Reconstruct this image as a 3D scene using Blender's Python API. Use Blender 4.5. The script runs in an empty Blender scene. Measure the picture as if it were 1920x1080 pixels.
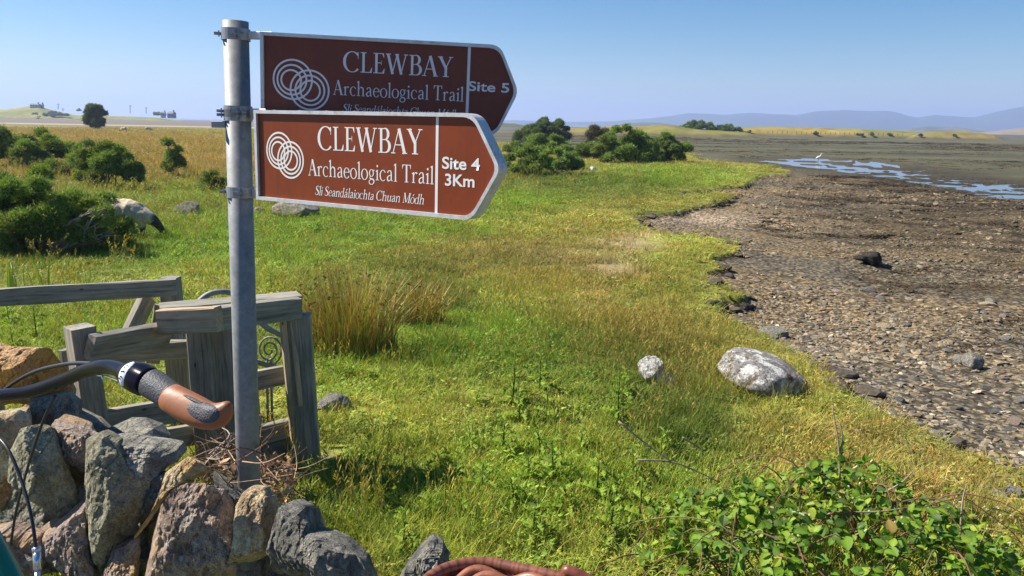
import bpy, math, random
import numpy as np
from mathutils import Vector, Matrix

random.seed(7)
rng = np.random.default_rng(11)
SC = bpy.context.scene
COL = SC.collection
R_ = math.radians

# ------------------------------------------------------------------ camera
CAM_Z, F_PX, PITCH, ROLL = 1.6, 1450.0, 12.0, 1.0
cam_d = bpy.data.cameras.new('camera')
cam = bpy.data.objects.new('camera', cam_d)
COL.objects.link(cam)
cam.location = (0, 0, CAM_Z)
CAM_R = Matrix.Rotation(R_(90 - PITCH), 3, 'X') @ Matrix.Rotation(R_(ROLL), 3, 'Z')
cam.rotation_euler = CAM_R.to_euler()
cam_d.sensor_width = 36.0
cam_d.lens = 36.0 * F_PX / 1920.0
cam_d.clip_start = 0.05
cam_d.clip_end = 20000
SC.camera = cam

# ------------------------------------------------------------------ light
SUN_AZ_X, SUN_AZ_Y, SUN_EL = -1.0, 0.22, 44.0        # from the left, a little ahead
wd = bpy.data.worlds.new('World')
SC.world = wd
wd.use_nodes = True
nt = wd.node_tree
for n in list(nt.nodes):
    nt.nodes.remove(n)
wo = nt.nodes.new('ShaderNodeOutputWorld')
bg = nt.nodes.new('ShaderNodeBackground')
sky = nt.nodes.new('ShaderNodeTexSky')
sky.sky_type = 'NISHITA'
sky.sun_disc = False
sky.sun_elevation = R_(SUN_EL)
sky.sun_rotation = math.atan2(SUN_AZ_X, SUN_AZ_Y)
sky.altitude = 0
sky.air_density = 1.0
sky.dust_density = 0.15
sky.ozone_density = 4.0
bg.inputs['Strength'].default_value = 0.05
hs = nt.nodes.new('ShaderNodeHueSaturation')
hs.inputs['Saturation'].default_value = 1.45
nt.links.new(sky.outputs[0], hs.inputs['Color'])
nt.links.new(hs.outputs[0], bg.inputs['Color'])
nt.links.new(bg.outputs[0], wo.inputs['Surface'])

sl = bpy.data.lights.new('sun', 'SUN')
sl.energy = 4.6
sl.angle = R_(0.5)
sl.color = (1.0, 0.94, 0.84)
so = bpy.data.objects.new('sun', sl)
COL.objects.link(so)
sd = Vector((SUN_AZ_X, SUN_AZ_Y, 0)).normalized() * math.cos(R_(SUN_EL)) + Vector((0, 0, math.sin(R_(SUN_EL))))
so.rotation_euler = sd.to_track_quat('Z', 'Y').to_euler()
so.location = (0, 0, 30)

SC.view_settings.view_transform = 'Standard'
SC.view_settings.look = 'None'
SC.view_settings.gamma = 1.0
SC.view_settings.exposure = 1.15
SC.view_settings.use_curve_mapping = False
SC.render.engine = 'CYCLES'
SC.cycles.use_denoising = True
SC.cycles.max_bounces = 6
SC.cycles.diffuse_bounces = 3
SC.cycles.glossy_bounces = 2
SC.cycles.transmission_bounces = 3
SC.cycles.volume_bounces = 1
SC.cycles.transparent_max_bounces = 6
SC.cycles.use_adaptive_sampling = False
SC.cycles.sampling_pattern = 'BLUE_NOISE'
SC.cycles.sample_clamp_indirect = 4.0
SC.cycles.adaptive_threshold = 0.01

# ------------------------------------------------------------------ numeric helpers
CR = np.array(CAM_R)


def ray(px, py):
    px = np.asarray(px, float); py = np.asarray(py, float)
    d = np.stack([(px - 960) / F_PX, -(py - 540) / F_PX, -np.ones_like(px)], -1)
    return d @ CR.T


def P(px, py, Y):
    """world point on the line of sight of a photo position, Y metres ahead"""
    d = ray(px, py)
    return Vector(d * (Y / d[1])) + Vector((0, 0, CAM_Z))


def D(px, py, depth):
    """same, at a depth along the lens axis"""
    d = ray(px, py)
    return Vector(d * depth) + Vector((0, 0, CAM_Z))


def px_m(p):
    """metres per photo pixel at a world point"""
    v = CR.T @ (np.array(p) - np.array([0, 0, CAM_Z]))
    return -v[2] / F_PX


def _hash(ix, iy, iz, seed):
    h = (ix.astype(np.int64) * 374761393 + iy.astype(np.int64) * 668265263 + iz.astype(np.int64) * 2147483647 + seed * 1274126177) & 0xffffffff
    h = ((h ^ (h >> 13)) * 1274126177) & 0xffffffff
    h = ((h ^ (h >> 16)) * 2246822519) & 0xffffffff
    return ((h ^ (h >> 15)) & 0xffffff) / float(0xffffff)


def vnoise(p, seed=0):
    p = np.asarray(p, float)
    if p.shape[-1] == 2:
        p = np.concatenate([p, np.zeros(p.shape[:-1] + (1,))], -1)
    i = np.floor(p).astype(np.int64)
    f = p - i
    f = f * f * (3 - 2 * f)
    out = 0
    for dx in (0, 1):
        for dy in (0, 1):
            for dz in (0, 1):
                w = (f[..., 0] if dx else 1 - f[..., 0]) * (f[..., 1] if dy else 1 - f[..., 1]) * (f[..., 2] if dz else 1 - f[..., 2])
                out = out + w * _hash(i[..., 0] + dx, i[..., 1] + dy, i[..., 2] + dz, seed)
    return out * 2 - 1


def fbm(p, octaves=4, seed=0, gain=0.5):
    p = np.asarray(p, float)
    a, s, o = 1.0, 0.0, 0.0
    for k in range(octaves):
        o = o + a * vnoise(p * (2.03 ** k) + 17.3 * k, seed + k)
        s += a
        a *= gain
    return o / s


def sstep(a, b, x):
    t = np.clip((x - a) / (b - a), 0, 1)
    return t * t * (3 - 2 * t)


# ------------------------------------------------------------------ mesh helpers
def new_mesh(name, verts, faces):
    me = bpy.data.meshes.new(name)
    verts = np.asarray(verts, np.float32)
    if isinstance(faces, np.ndarray):
        k = faces.shape[1]
        me.vertices.add(len(verts)); me.vertices.foreach_set('co', verts.ravel())
        me.loops.add(faces.size); me.loops.foreach_set('vertex_index', faces.astype(np.int32).ravel())
        me.polygons.add(len(faces))
        me.polygons.foreach_set('loop_start', np.arange(0, faces.size, k, dtype=np.int32))
        me.update(calc_edges=True)
    else:
        me.from_pydata([tuple(v) for v in verts.tolist()], [], faces)
    me.update()
    return me


def set_col(me, name, arr):
    a = me.attributes.new(name, 'FLOAT_COLOR', 'POINT')
    arr = np.asarray(arr, np.float32)
    if arr.shape[1] == 3:
        arr = np.concatenate([arr, np.ones((len(arr), 1), np.float32)], 1)
    a.data.foreach_set('color', arr.ravel())


def set_float(me, name, arr):
    a = me.attributes.new(name, 'FLOAT', 'POINT')
    a.data.foreach_set('value', np.asarray(arr, np.float32).ravel())


def smooth(me, on=True):
    me.polygons.foreach_set('use_smooth', np.full(len(me.polygons), on, dtype=bool))


def origin_of(parent):
    o = parent
    while o is not None and o.parent is not None:
        o = o.parent
    return Vector(o.location) if o is not None else Vector((0, 0, 0))


def link(name, me, mat=None, parent=None, loc=None):
    """me is in world coordinates; it is stored relative to the thing it belongs to"""
    o = bpy.data.objects.new(name, me)
    COL.objects.link(o)
    if mat is not None and not me.materials:
        me.materials.append(mat)
    if parent is not None:
        og = origin_of(parent)
        me.transform(Matrix.Translation(-og))
        o.parent = parent
    elif loc is not None:
        me.transform(Matrix.Translation(-Vector(loc)))
        o.location = loc
    return o


def tag(o, label=None, cat=None, group=None, kind=None):
    if label: o['label'] = label
    if cat: o['category'] = cat
    if group: o['group'] = group
    if kind: o['kind'] = kind
    return o


def empty(name, loc, label=None, cat=None, group=None, kind=None):
    o = bpy.data.objects.new(name, None)
    o.empty_display_size = 0.1
    COL.objects.link(o)
    o.location = loc
    return tag(o, label, cat, group, kind)


def copy_tree(o, parent=None):
    c = o.copy()
    COL.objects.link(c)
    c.parent = parent
    for ch in o.children:
        copy_tree(ch, c)
    return c


class MB:
    """collects pieces into one mesh"""
    def __init__(self):
        self.v, self.f, self.n, self.c = [], [], 0, []

    def add(self, v, f, col=None):
        v = np.asarray(v, float)
        self.v.append(v)
        self.f += [tuple(int(i) + self.n for i in q) for q in f]
        self.c.append(np.tile(np.asarray(col if col is not None else (1, 1, 1), float), (len(v), 1)) if col is None or np.ndim(col) == 1 else np.asarray(col, float))
        self.n += len(v)

    def tube(self, pts, rad, sides=8, caps=True, col=None):
        pts = [Vector(p) for p in pts]
        n = len(pts)
        rad = [rad] * n if np.isscalar(rad) else list(rad)
        vs, fs = [], []
        t0 = (pts[1] - pts[0]).normalized()
        a = Vector((0, 0, 1)) if abs(t0.z) < 0.9 else Vector((1, 0, 0))
        u = t0.cross(a).normalized()
        for i in range(n):
            t = (pts[min(i + 1, n - 1)] - pts[max(i - 1, 0)])
            if t.length < 1e-9: t = t0
            t.normalize()
            u = (u - t * u.dot(t))
            if u.length < 1e-6: u = t.orthogonal()
            u.normalize()
            w = t.cross(u)
            for k in range(sides):
                an = 2 * math.pi * k / sides
                vs.append(pts[i] + (u * math.cos(an) + w * math.sin(an)) * rad[i])
        for i in range(n - 1):
            for k in range(sides):
                k2 = (k + 1) % sides
                fs.append((i * sides + k, i * sides + k2, (i + 1) * sides + k2, (i + 1) * sides + k))
        if caps:
            fs.append(tuple(range(sides - 1, -1, -1)))
            fs.append(tuple((n - 1) * sides + k for k in range(sides)))
        self.add([tuple(v) for v in vs], fs, col)

    def box(self, c, ax, ay, az, col=None, bev=0.0):
        """c centre; ax, ay, az half-extent vectors; chamfered along all edges when bev > 0"""
        c, ax, ay, az = Vector(c), Vector(ax), Vector(ay), Vector(az)
        if bev <= 0:
            vs = [c + ax * i + ay * j + az * k for i in (-1, 1) for j in (-1, 1) for k in (-1, 1)]
            fs = [(0, 1, 3, 2), (4, 6, 7, 5), (0, 4, 5, 1), (2, 3, 7, 6), (0, 2, 6, 4), (1, 5, 7, 3)]
            self.add([tuple(v) for v in vs], fs, col)
            return
        L = [ax.length, ay.length, az.length]
        b = min(bev, min(L) * 0.45)
        A = [ax, ay, az]
        vs, idx = [], {}
        for i in (-1, 1):
            for j in (-1, 1):
                for k in (-1, 1):
                    s = (i, j, k)
                    for m in range(3):
                        p = c.copy()
                        for q in range(3):
                            p += A[q] * s[q] * (1 if q == m else 1 - b / L[q])
                        idx[(s, m)] = len(vs)
                        vs.append(p)
        fs = []
        import itertools
        for m in range(3):
            o = [q for q in range(3) if q != m]
            for sg in (-1, 1):
                loop = []
                for (s1, s2) in ((-1, -1), (1, -1), (1, 1), (-1, 1)):
                    s = [0, 0, 0]; s[m] = sg; s[o[0]] = s1; s[o[1]] = s2
                    loop.append(idx[(tuple(s), m)])
                fs.append(tuple(loop))
        for m in range(3):
            o = [q for q in range(3) if q != m]
            for s1 in (-1, 1):
                for s2 in (-1, 1):
                    def key(sm):
                        s = [0, 0, 0]; s[m] = sm; s[o[0]] = s1; s[o[1]] = s2
                        return tuple(s)
                    fs.append((idx[(key(-1), o[0])], idx[(key(1), o[0])], idx[(key(1), o[1])], idx[(key(-1), o[1])]))
        for s in itertools.product((-1, 1), repeat=3):
            fs.append((idx[(s, 0)], idx[(s, 1)], idx[(s, 2)]))
        self.add([tuple(v) for v in vs], fs, col)

    def build(self, name, mat, parent=None, loc=None, sm=False, fix=True):
        v = np.concatenate(self.v)
        me = bpy.data.meshes.new(name)
        me.from_pydata(v.tolist(), [], self.f)
        set_col(me, 'bv', np.concatenate(self.c))
        if fix:
            import bmesh
            bm = bmesh.new(); bm.from_mesh(me)
            bmesh.ops.recalc_face_normals(bm, faces=bm.faces)
            bm.to_mesh(me); bm.free()
        if sm: smooth(me)
        me.update()
        return link(name, me, mat, parent, loc)


def spline(pts, n=24):
    """Catmull-Rom through the points"""
    pts = [np.array(p, float) for p in pts]
    ext = [2 * pts[0] - pts[1]] + pts + [2 * pts[-1] - pts[-2]]
    out = []
    m = len(pts) - 1
    for i in range(n + 1):
        t = i / n * m
        k = min(int(t), m - 1); u = t - k
        a, b, c, d = ext[k], ext[k + 1], ext[k + 2], ext[k + 3]
        out.append(0.5 * (2 * b + (c - a) * u + (2 * a - 5 * b + 4 * c - d) * u * u + (3 * b - a - 3 * c + d) * u ** 3))
    return out


# ------------------------------------------------------------------ materials
def mat_new(name):
    m = bpy.data.materials.new(name)
    m.use_nodes = True
    t = m.node_tree
    b = t.nodes['Principled BSDF']
    return m, t, b


def N(t, kind, **kw):
    n = t.nodes.new(kind)
    for k, v in kw.items():
        if k in n.inputs.keys():
            n.inputs[k].default_value = v
        else:
            setattr(n, k, v)
    return n


def ramp(t, src, stops):
    r = t.nodes.new('ShaderNodeValToRGB')
    el = r.color_ramp.elements
    while len(el) < len(stops):
        el.new(0.5)
    for e, (p, c) in zip(el, stops):
        e.position = p
        e.color = (*c, 1) if len(c) == 3 else c
    t.links.new(src, r.inputs['Fac'])
    return r.outputs['Color']


def mix(t, a, b, fac, mode='MIX'):
    m = t.nodes.new('ShaderNodeMix')
    m.data_type = 'RGBA'
    m.blend_type = mode
    for sock, val in ((m.inputs[6], a), (m.inputs[7], b), (m.inputs[0], fac)):
        if hasattr(val, 'links') or isinstance(val, bpy.types.NodeSocket):
            t.links.new(val, sock)
        elif np.isscalar(val):
            sock.default_value = val
        else:
            sock.default_value = (*val, 1) if len(val) == 3 else val
    return m.outputs[2]


def bump(t, b, h, strength=0.5, dist=0.01):
    n = t.nodes.new('ShaderNodeBump')
    n.inputs['Strength'].default_value = strength
    n.inputs['Distance'].default_value = dist
    t.links.new(h, n.inputs['Height'])
    t.links.new(n.outputs[0], b.inputs['Normal'])
    return n


def coords(t, scale=(1, 1, 1), obj=True):
    tc = t.nodes.new('ShaderNodeTexCoord')
    mp = t.nodes.new('ShaderNodeMapping')
    mp.inputs['Scale'].default_value = scale
    t.links.new(tc.outputs['Object' if obj else 'Generated'], mp.inputs['Vector'])
    return mp.outputs[0]


def noise(t, vec, scale, detail=5, rough=0.6):
    n = t.nodes.new('ShaderNodeTexNoise')
    n.inputs['Scale'].default_value = scale
    n.inputs['Detail'].default_value = detail
    n.inputs['Roughness'].default_value = rough
    if vec is not None: t.links.new(vec, n.inputs['Vector'])
    return n.outputs['Fac']


def voro(t, vec, scale, feature='F1', out='Distance'):
    n = t.nodes.new('ShaderNodeTexVoronoi')
    n.feature = feature
    n.inputs['Scale'].default_value = scale
    if vec is not None: t.links.new(vec, n.inputs['Vector'])
    return n.outputs[out]


def plain(name, col, rough=0.6, metal=0.0, var=0.25, scale=40, bmp=0.0):
    m, t, b = mat_new(name)
    v = coords(t)
    c = mix(t, tuple(x * (1 - var) for x in col), tuple(min(1, x * (1 + var)) for x in col), noise(t, v, scale))
    t.links.new(c, b.inputs['Base Color'])
    b.inputs['Roughness'].default_value = rough
    b.inputs['Metallic'].default_value = metal
    if bmp: bump(t, b, noise(t, v, scale * 2), bmp, 0.003)
    return m


def mat_wood(name, c0, c1, dark=0.35):
    """weathered timber; uses the 'uvw' attribute laid along each board"""
    m, t, b = mat_new(name)
    at = N(t, 'ShaderNodeAttribute', attribute_name='uvw')
    mp = t.nodes.new('ShaderNodeMapping')
    mp.inputs['Scale'].default_value = (3, 60, 60)
    t.links.new(at.outputs['Vector'], mp.inputs['Vector'])
    g = noise(t, mp.outputs[0], 1.0, 8, 0.7)
    mp2 = t.nodes.new('ShaderNodeMapping')
    mp2.inputs['Scale'].default_value = (4, 9, 9)
    t.links.new(at.outputs['Vector'], mp2.inputs['Vector'])
    g2 = noise(t, mp2.outputs[0], 1.0, 4, 0.6)
    c = ramp(t, g, [(0.28, tuple(x * dark for x in c0)), (0.42, c0), (0.6, c1), (0.75, tuple(x * 0.8 for x in c0))])
    c = mix(t, c, ramp(t, g2, [(0.35, (0.55, 0.6, 0.5)), (0.65, (1.2, 1.12, 1.05))]), 0.8, 'MULTIPLY')
    # knots
    k = voro(t, mp2.outputs[0], 1.3)
    c = mix(t, c, tuple(x * 0.25 for x in c0), ramp(t, k, [(0.05, (1, 1, 1)), (0.1, (0, 0, 0))]))
    t.links.new(c, b.inputs['Base Color'])
    b.inputs['Roughness'].default_value = 0.85
    bump(t, b, g, 0.6, 0.004)
    return m


def mat_rock(name, base, alt, lichen=None, lich_amt=0.5, scale=6.0, bmp=0.8, stain=None, dark=None):
    m, t, b = mat_new(name)
    v = coords(t)
    n1 = noise(t, v, scale, 8, 0.65)
    n2 = noise(t, v, scale * 5, 6, 0.7)
    n3 = noise(t, v, scale * 0.5, 4, 0.5)
    c = ramp(t, n1, [(0.3, tuple(x * 0.55 for x in base)), (0.45, base), (0.62, alt), (0.78, tuple(min(1, x * 1.3) for x in alt))])
    c = mix(t, c, ramp(t, n2, [(0.3, (0.55, 0.55, 0.55)), (0.5, (1, 1, 1)), (0.72, (1.5, 1.45, 1.4))]), 0.75, 'MULTIPLY')
    if stain:
        c = mix(t, c, stain, ramp(t, n3, [(0.5, (0, 0, 0)), (0.62, (0.85, 0.85, 0.85))]))
    if lichen:
        l = noise(t, v, scale * 1.6, 9, 0.72)
        c = mix(t, c, lichen, ramp(t, l, [(lich_amt, (0, 0, 0)), (lich_amt + 0.07, (0.9, 0.9, 0.9))]))
    if dark:
        d = noise(t, v, scale * 1.1, 7, 0.7)
        c = mix(t, c, dark, ramp(t, d, [(0.56, (0, 0, 0)), (0.64, (0.9, 0.9, 0.9))]))
    sp = noise(t, v, scale * 16, 5, .8)
    c = mix(t, c, ramp(t, sp, [(.34, (.45, .44, .43)), (.48, (1, 1, 1)), (.56, (1, 1, 1)), (.68, (1.75, 1.7, 1.6))]), .8, 'MULTIPLY')
    sv = noise(t, coords(t, (1, 1, .22)), scale * 6, 7, .75)
    c = mix(t, c, ramp(t, sv, [(.36, (.5, .49, .48)), (.47, (1, 1, 1)), (.6, (1.05, 1.04, 1.03)), (.7, (1.45, 1.42, 1.36))]), .75, 'MULTIPLY')
    # cracks
    wv = N(t, 'ShaderNodeTexVoronoi')
    wv.feature = 'DISTANCE_TO_EDGE'
    wv.inputs['Scale'].default_value = scale * 0.9
    dist = mix(t, v, noise(t, v, scale * 1.5, 4), 0.18)
    t.links.new(dist, wv.inputs['Vector'])
    crack = ramp(t, wv.outputs['Distance'], [(0.0, (0, 0, 0)), (0.02, (1, 1, 1))])
    c = mix(t, c, ramp(t, wv.outputs['Distance'], [(0.0, (.35, .33, .31)), (0.022, (1, 1, 1))]), .7, 'MULTIPLY')
    t.links.new(c, b.inputs['Base Color'])
    b.inputs['Roughness'].default_value = 0.92
    b.inputs['Specular IOR Level'].default_value = 0.15
    ad = t.nodes.new('ShaderNodeMath'); ad.operation = 'MULTIPLY_ADD'
    t.links.new(n1, ad.inputs[0]); ad.inputs[1].default_value = 1.2
    t.links.new(n2, ad.inputs[2])
    ad2 = t.nodes.new('ShaderNodeMath'); ad2.operation = 'MULTIPLY_ADD'
    t.links.new(crack, ad2.inputs[0]); ad2.inputs[1].default_value = 0.25
    t.links.new(ad.outputs[0], ad2.inputs[2])
    ad3 = t.nodes.new('ShaderNodeMath'); ad3.operation = 'MULTIPLY_ADD'
    t.links.new(sv, ad3.inputs[0]); ad3.inputs[1].default_value = 0.9
    t.links.new(ad2.outputs[0], ad3.inputs[2])
    bump(t, b, ad3.outputs[0], min(1, bmp * 1.25), 0.028)
    return m


def mat_leaf(name, trans=0.35, rough=0.55, inst=False, spec=0.3, col=None, var=False, bvmix=True):
    """blade / leaf: base colour from the instancer's 'tint' (or col) times the leaf's own 'bv'"""
    m, t, b = mat_new(name)
    if inst:
        a = N(t, 'ShaderNodeAttribute', attribute_name='tint')
        a.attribute_type = 'INSTANCER'
        c = a.outputs['Color']
        g = N(t, 'ShaderNodeAttribute', attribute_name='bv')
        c = mix(t, c, g.outputs['Color'], 1.0, 'MULTIPLY')
    else:
        g = N(t, 'ShaderNodeAttribute', attribute_name='bv')
        c = mix(t, col or (1, 1, 1), g.outputs['Color'], 1.0, 'MULTIPLY')
    if var:
        oi = t.nodes.new('ShaderNodeObjectInfo')
        c = mix(t, c, ramp(t, oi.outputs['Random'], [(0, (0.6, 0.7, 0.6)), (0.5, (1, 1, 1)), (0.85, (1.5, 1.25, 0.9)), (1, (2.2, 1.6, 0.8))]), 1.0, 'MULTIPLY')
    t.links.new(c, b.inputs['Base Color'])
    b.inputs['Roughness'].default_value = rough
    b.inputs['Specular IOR Level'].default_value = spec
    tr = t.nodes.new('ShaderNodeBsdfTranslucent')
    t.links.new(mix(t, c, (1.25, 1.3, 0.6), 1.0, 'MULTIPLY'), tr.inputs['Color'])
    ms = t.nodes.new('ShaderNodeMixShader')
    ms.inputs[0].default_value = trans
    t.links.new(b.outputs[0], ms.inputs[1])
    t.links.new(tr.outputs[0], ms.inputs[2])
    t.links.new(ms.outputs[0], t.nodes['Material Output'].inputs['Surface'])
    return m


def mat_vcol(name, rough=0.8, metal=0.0, nz=30, var=0.2, bmp=0.0, spec=0.4):
    m, t, b = mat_new(name)
    g = N(t, 'ShaderNodeAttribute', attribute_name='bv')
    v = coords(t)
    c = mix(t, g.outputs['Color'], ramp(t, noise(t, v, nz, 6), [(0.3, (1 - var,) * 3), (0.7, (1 + var,) * 3)]), 1.0, 'MULTIPLY')
    t.links.new(c, b.inputs['Base Color'])
    b.inputs['Roughness'].default_value = rough
    b.inputs['Metallic'].default_value = metal
    b.inputs['Specular IOR Level'].default_value = spec
    if bmp: bump(t, b, noise(t, v, nz, 6), bmp, 0.01)
    return m

# ------------------------------------------------------------------ terrain
def field_z(x, y):
    x = np.asarray(x, float); y = np.asarray(y, float)
    z = np.interp(y, [-60, 1.5, 2.2, 3.0, 4.0, 6.0, 10, 16, 30, 175, 205, 400],
                  [0, 0, -.10, -.22, -.32, -.46, -.63, -.75, -.80, -.74, -1.05, -1.15])
    p = np.stack([x, y], -1)
    w = sstep(2.5, 6, y) * (1 - sstep(150, 190, y))
    return z + w * (0.05 * fbm(p * 0.35, 3, 5) + 0.10 * fbm(p * 0.07, 2, 8))


def hit(px, py, zf=None):
    """where the line of sight of a photo position meets the field"""
    d = ray(px, py)
    z = np.full(np.shape(px), -0.6)
    for _ in range(14):
        t = (z - CAM_Z) / np.minimum(d[..., 2], -1e-4)
        x, y = d[..., 0] * t, d[..., 1] * t
        z = field_z(x, y) if zf is None else np.full(np.shape(px), float(zf))
    return x, y, z


SHORE_PX = [(1296, 286), (1302, 300), (1400, 308), (1480, 318), (1472, 326), (1404, 330), (1396, 349), (1300, 357), (1283, 368), (1330, 364), (1388, 364),
            (1330, 384), (1250, 398), (1196, 410), (1208, 424), (1240, 436), (1330, 446), (1374, 452), (1378, 468), (1312, 486), (1362, 500),
            (1312, 516), (1352, 530), (1404, 552), (1352, 566), (1356, 596), (1392, 618), (1440, 640), (1520, 664), (1560, 700), (1580, 746), (1690, 792),
            (1800, 838), (1900, 874), (2060, 930), (2400, 1010)]
sx, sy, _ = hit(np.array([p[0] for p in SHORE_PX], float), np.array([p[1] for p in SHORE_PX], float))
SHORE = [(-90., 182.), (-60., 178.), (-34., 166.), (-14., 132.), (0., 92.), (9., 66.)] + list(zip(sx.tolist(), sy.tolist()))
SHORE = [(-700., 190.), (-200., 184.)] + SHORE + [(9., 0.5), (30., -20.)]
FIELD_POLY = SHORE + [(30., -200.), (-700., -200.)]


def shore_sd(x, y, rag=True):
    """metres beyond the turf edge (positive on the foreshore)"""
    x = np.asarray(x, float); y = np.asarray(y, float)
    if rag:
        p = np.stack([x, y], -1)
        dd = np.clip(np.hypot(x, y) / 12.0, 0.3, 4)
        ox = 0.16 * dd * vnoise(p * 1.7 / dd[..., None] ** 0.5, 31) + 0.06 * vnoise(p * 5.0, 33)
        oy = 0.22 * dd * vnoise(p * 1.7 / dd[..., None] ** 0.5, 32) + 0.06 * vnoise(p * 5.0, 34)
        x = x + ox; y = y + oy
    best = np.full(x.shape, 1e9)
    for (ax, ay), (bx, by) in zip(SHORE[:-1], SHORE[1:]):
        dx, dy = bx - ax, by - ay
        t = np.clip(((x - ax) * dx + (y - ay) * dy) / (dx * dx + dy * dy), 0, 1)
        best = np.minimum(best, np.hypot(x - ax - t * dx, y - ay - t * dy))
    ins = np.zeros(x.shape, bool)
    n = len(FIELD_POLY)
    for i in range(n):
        ax, ay = FIELD_POLY[i]; bx, by = FIELD_POLY[(i + 1) % n]
        if ay == by: continue
        c = ((ay > y) != (by > y)) & (x < (bx - ax) * (y - ay) / (by - ay) + ax)
        ins ^= c
    return np.where(ins, -best, best)


POOL_Z = -1.16
POOL_PX = [(1392, 302), (1460, 296.5), (1560, 297), (1640, 303), (1700, 312), (1790, 328), (1920, 347), (2050, 368), (2050, 392), (1840, 372), (1740, 352), (1640, 335), (1560, 323), (1470, 311)]
px_, py_, _ = hit(np.array([p[0] for p in POOL_PX], float), np.array([p[1] for p in POOL_PX], float), POOL_Z)
POOL = list(zip(px_.tolist(), py_.tolist()))


def poly_sd(x, y, poly):
    best = np.full(np.shape(x), 1e9)
    ins = np.zeros(np.shape(x), bool)
    n = len(poly)
    for i in range(n):
        ax, ay = poly[i]; bx, by = poly[(i + 1) % n]
        dx, dy = bx - ax, by - ay
        t = np.clip(((x - ax) * dx + (y - ay) * dy) / (dx * dx + dy * dy), 0, 1)
        best = np.minimum(best, np.hypot(x - ax - t * dx, y - ay - t * dy))
        if ay != by:
            ins ^= ((ay > y) != (by > y)) & (x < dx * (y - ay) / dy + ax)
    return np.where(ins, -best, best)


def ground_z(x, y, s=None):
    x = np.asarray(x, float); y = np.asarray(y, float)
    zf = field_z(x, y)
    if s is None: s = shore_sd(x, y)
    p = np.stack([x, y], -1)
    near = 1 - sstep(40, 120, np.hypot(x, y))
    bank = (0.06 + 0.11 * sstep(-0.2, 0.5, vnoise(p * 0.6, 40)) * sstep(5.5, 10, y)) * near
    fall = 1 - np.exp(-np.maximum(s, 0) / 8.0)
    zb = (zf - bank) * (1 - fall) + (-1.13) * fall
    zb = zb + (0.03 * fbm(p * 0.5, 4, 41) + 0.012 * fbm(p * 6, 2, 42)) * sstep(0, 0.5, s)
    k = sstep(-0.03, 0.07, s)
    z = zf * (1 - k) + zb * k
    psd = poly_sd(x, y, POOL)
    deep = sstep(1.2, -1.5, psd)
    along = .3 + .7 * sstep(16, 30, x)                     # weed breaks the sheet up to the right
    weed = fbm(p * np.array([0.6, 1.5]), 4, 43)
    z = z * (1 - deep) + deep * (POOL_Z - 0.05 + 0.15 * along * sstep(-0.12, 0.3, weed) + .03 * fbm(p * np.array([.5, 1.6]), 3, 44))
    # far low mounds stand as objects of their own; beyond them the flats sink to the sea
    z = z - 0.6 * sstep(900, 1500, np.hypot(x, y))
    return z


# ------------------------------------------------------------------ what grows where: colour of the turf
LUSH, YEL, RUST = np.array([.16, .30, .022]), np.array([.33, .34, .06]), np.array([.26, .205, .06])
STRAW, SOIL, DARK, ORNG = np.array([.38, .28, .10]), np.array([.38, .28, .18]), np.array([.065, .125, .02]), np.array([.33, .265, .075])
PATCH_PX = [  # photo position, half width, half height, what, strength
    (700, 780, 330, 150, YEL, .75), (900, 900, 330, 90, LUSH, .65), (760, 640, 230, 60, LUSH, .9), (1000, 640, 180, 60, LUSH, .85),
    (760, 590, 170, 50, DARK, .5), (640, 700, 60, 60, LUSH, .6), (900, 480, 170, 45, RUST, .95), (1290, 800, 60, 30, DARK, .9), (1230, 700, 50, 40, DARK, .8), (840, 560, 60, 30, DARK, .7), (1060, 440, 120, 36, RUST, .6), (800, 545, 90, 40, DARK, .5),
    (1010, 560, 170, 45, YEL, .6), (1180, 640, 150, 50, RUST, .95), (1260, 745, 110, 60, DARK, .6), (1290, 700, 70, 50, RUST, .7), (1130, 700, 130, 50, DARK, .45),
    (1250, 590, 110, 60, YEL, .8), (1100, 530, 110, 30, STRAW, .5), (1190, 457, 60, 13, SOIL, 1.8), (1150, 502, 46, 15, SOIL, 1.6), (1180, 690, 110, 50, DARK, 1.0), (1295, 785, 70, 55, DARK, 1.4), (1060, 640, 150, 26, DARK, .7), (1210, 610, 150, 32, RUST, 1.1), (1100, 585, 120, 22, RUST, .7), (1050, 480, 130, 20, SOIL, .35), (1100, 545, 40, 12, STRAW, .8), (1290, 470, 90, 30, YEL, .9),
    (1400, 760, 140, 60, YEL, .9), (1560, 830, 190, 50, ORNG, .9), (1760, 920, 190, 70, ORNG, 1.0), (1440, 690, 60, 40, ORNG, .5),
    (1280, 330, 130, 18, LUSH, .8), (1110, 350, 150, 18, DARK, .8), (1180, 385, 130, 16, ORNG, .6), (980, 385, 120, 30, LUSH, .8), (1050, 405, 110, 18, ORNG, .7), (980, 420, 100, 12, YEL, .6),
    (380, 440, 200, 45, LUSH, .9), (300, 365, 200, 26, LUSH, .9), (250, 470, 170, 30, DARK, .5), (395, 530, 110, 28, YEL, .9), (480, 480, 100, 30, LUSH, .6), (640, 430, 170, 30, LUSH, .7),
    (170, 600, 190, 50, LUSH, .7), (60, 640, 120, 60, YEL, .4), (200, 560, 120, 30, YEL, .7), (300, 285, 330, 34, RUST, .7), (390, 300, 120, 26, STRAW, .6), (200, 262, 320, 12, STRAW, .5), (120, 246, 400, 8, RUST, .8),
    (600, 860, 30, 14, SOIL, .6), (650, 960, 120, 50, DARK, .4), (520, 410, 130, 16, LUSH, .8), (760, 400, 160, 20, DARK, .4), (870, 430, 80, 14, LUSH, .6),
]
_pc = []
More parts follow.
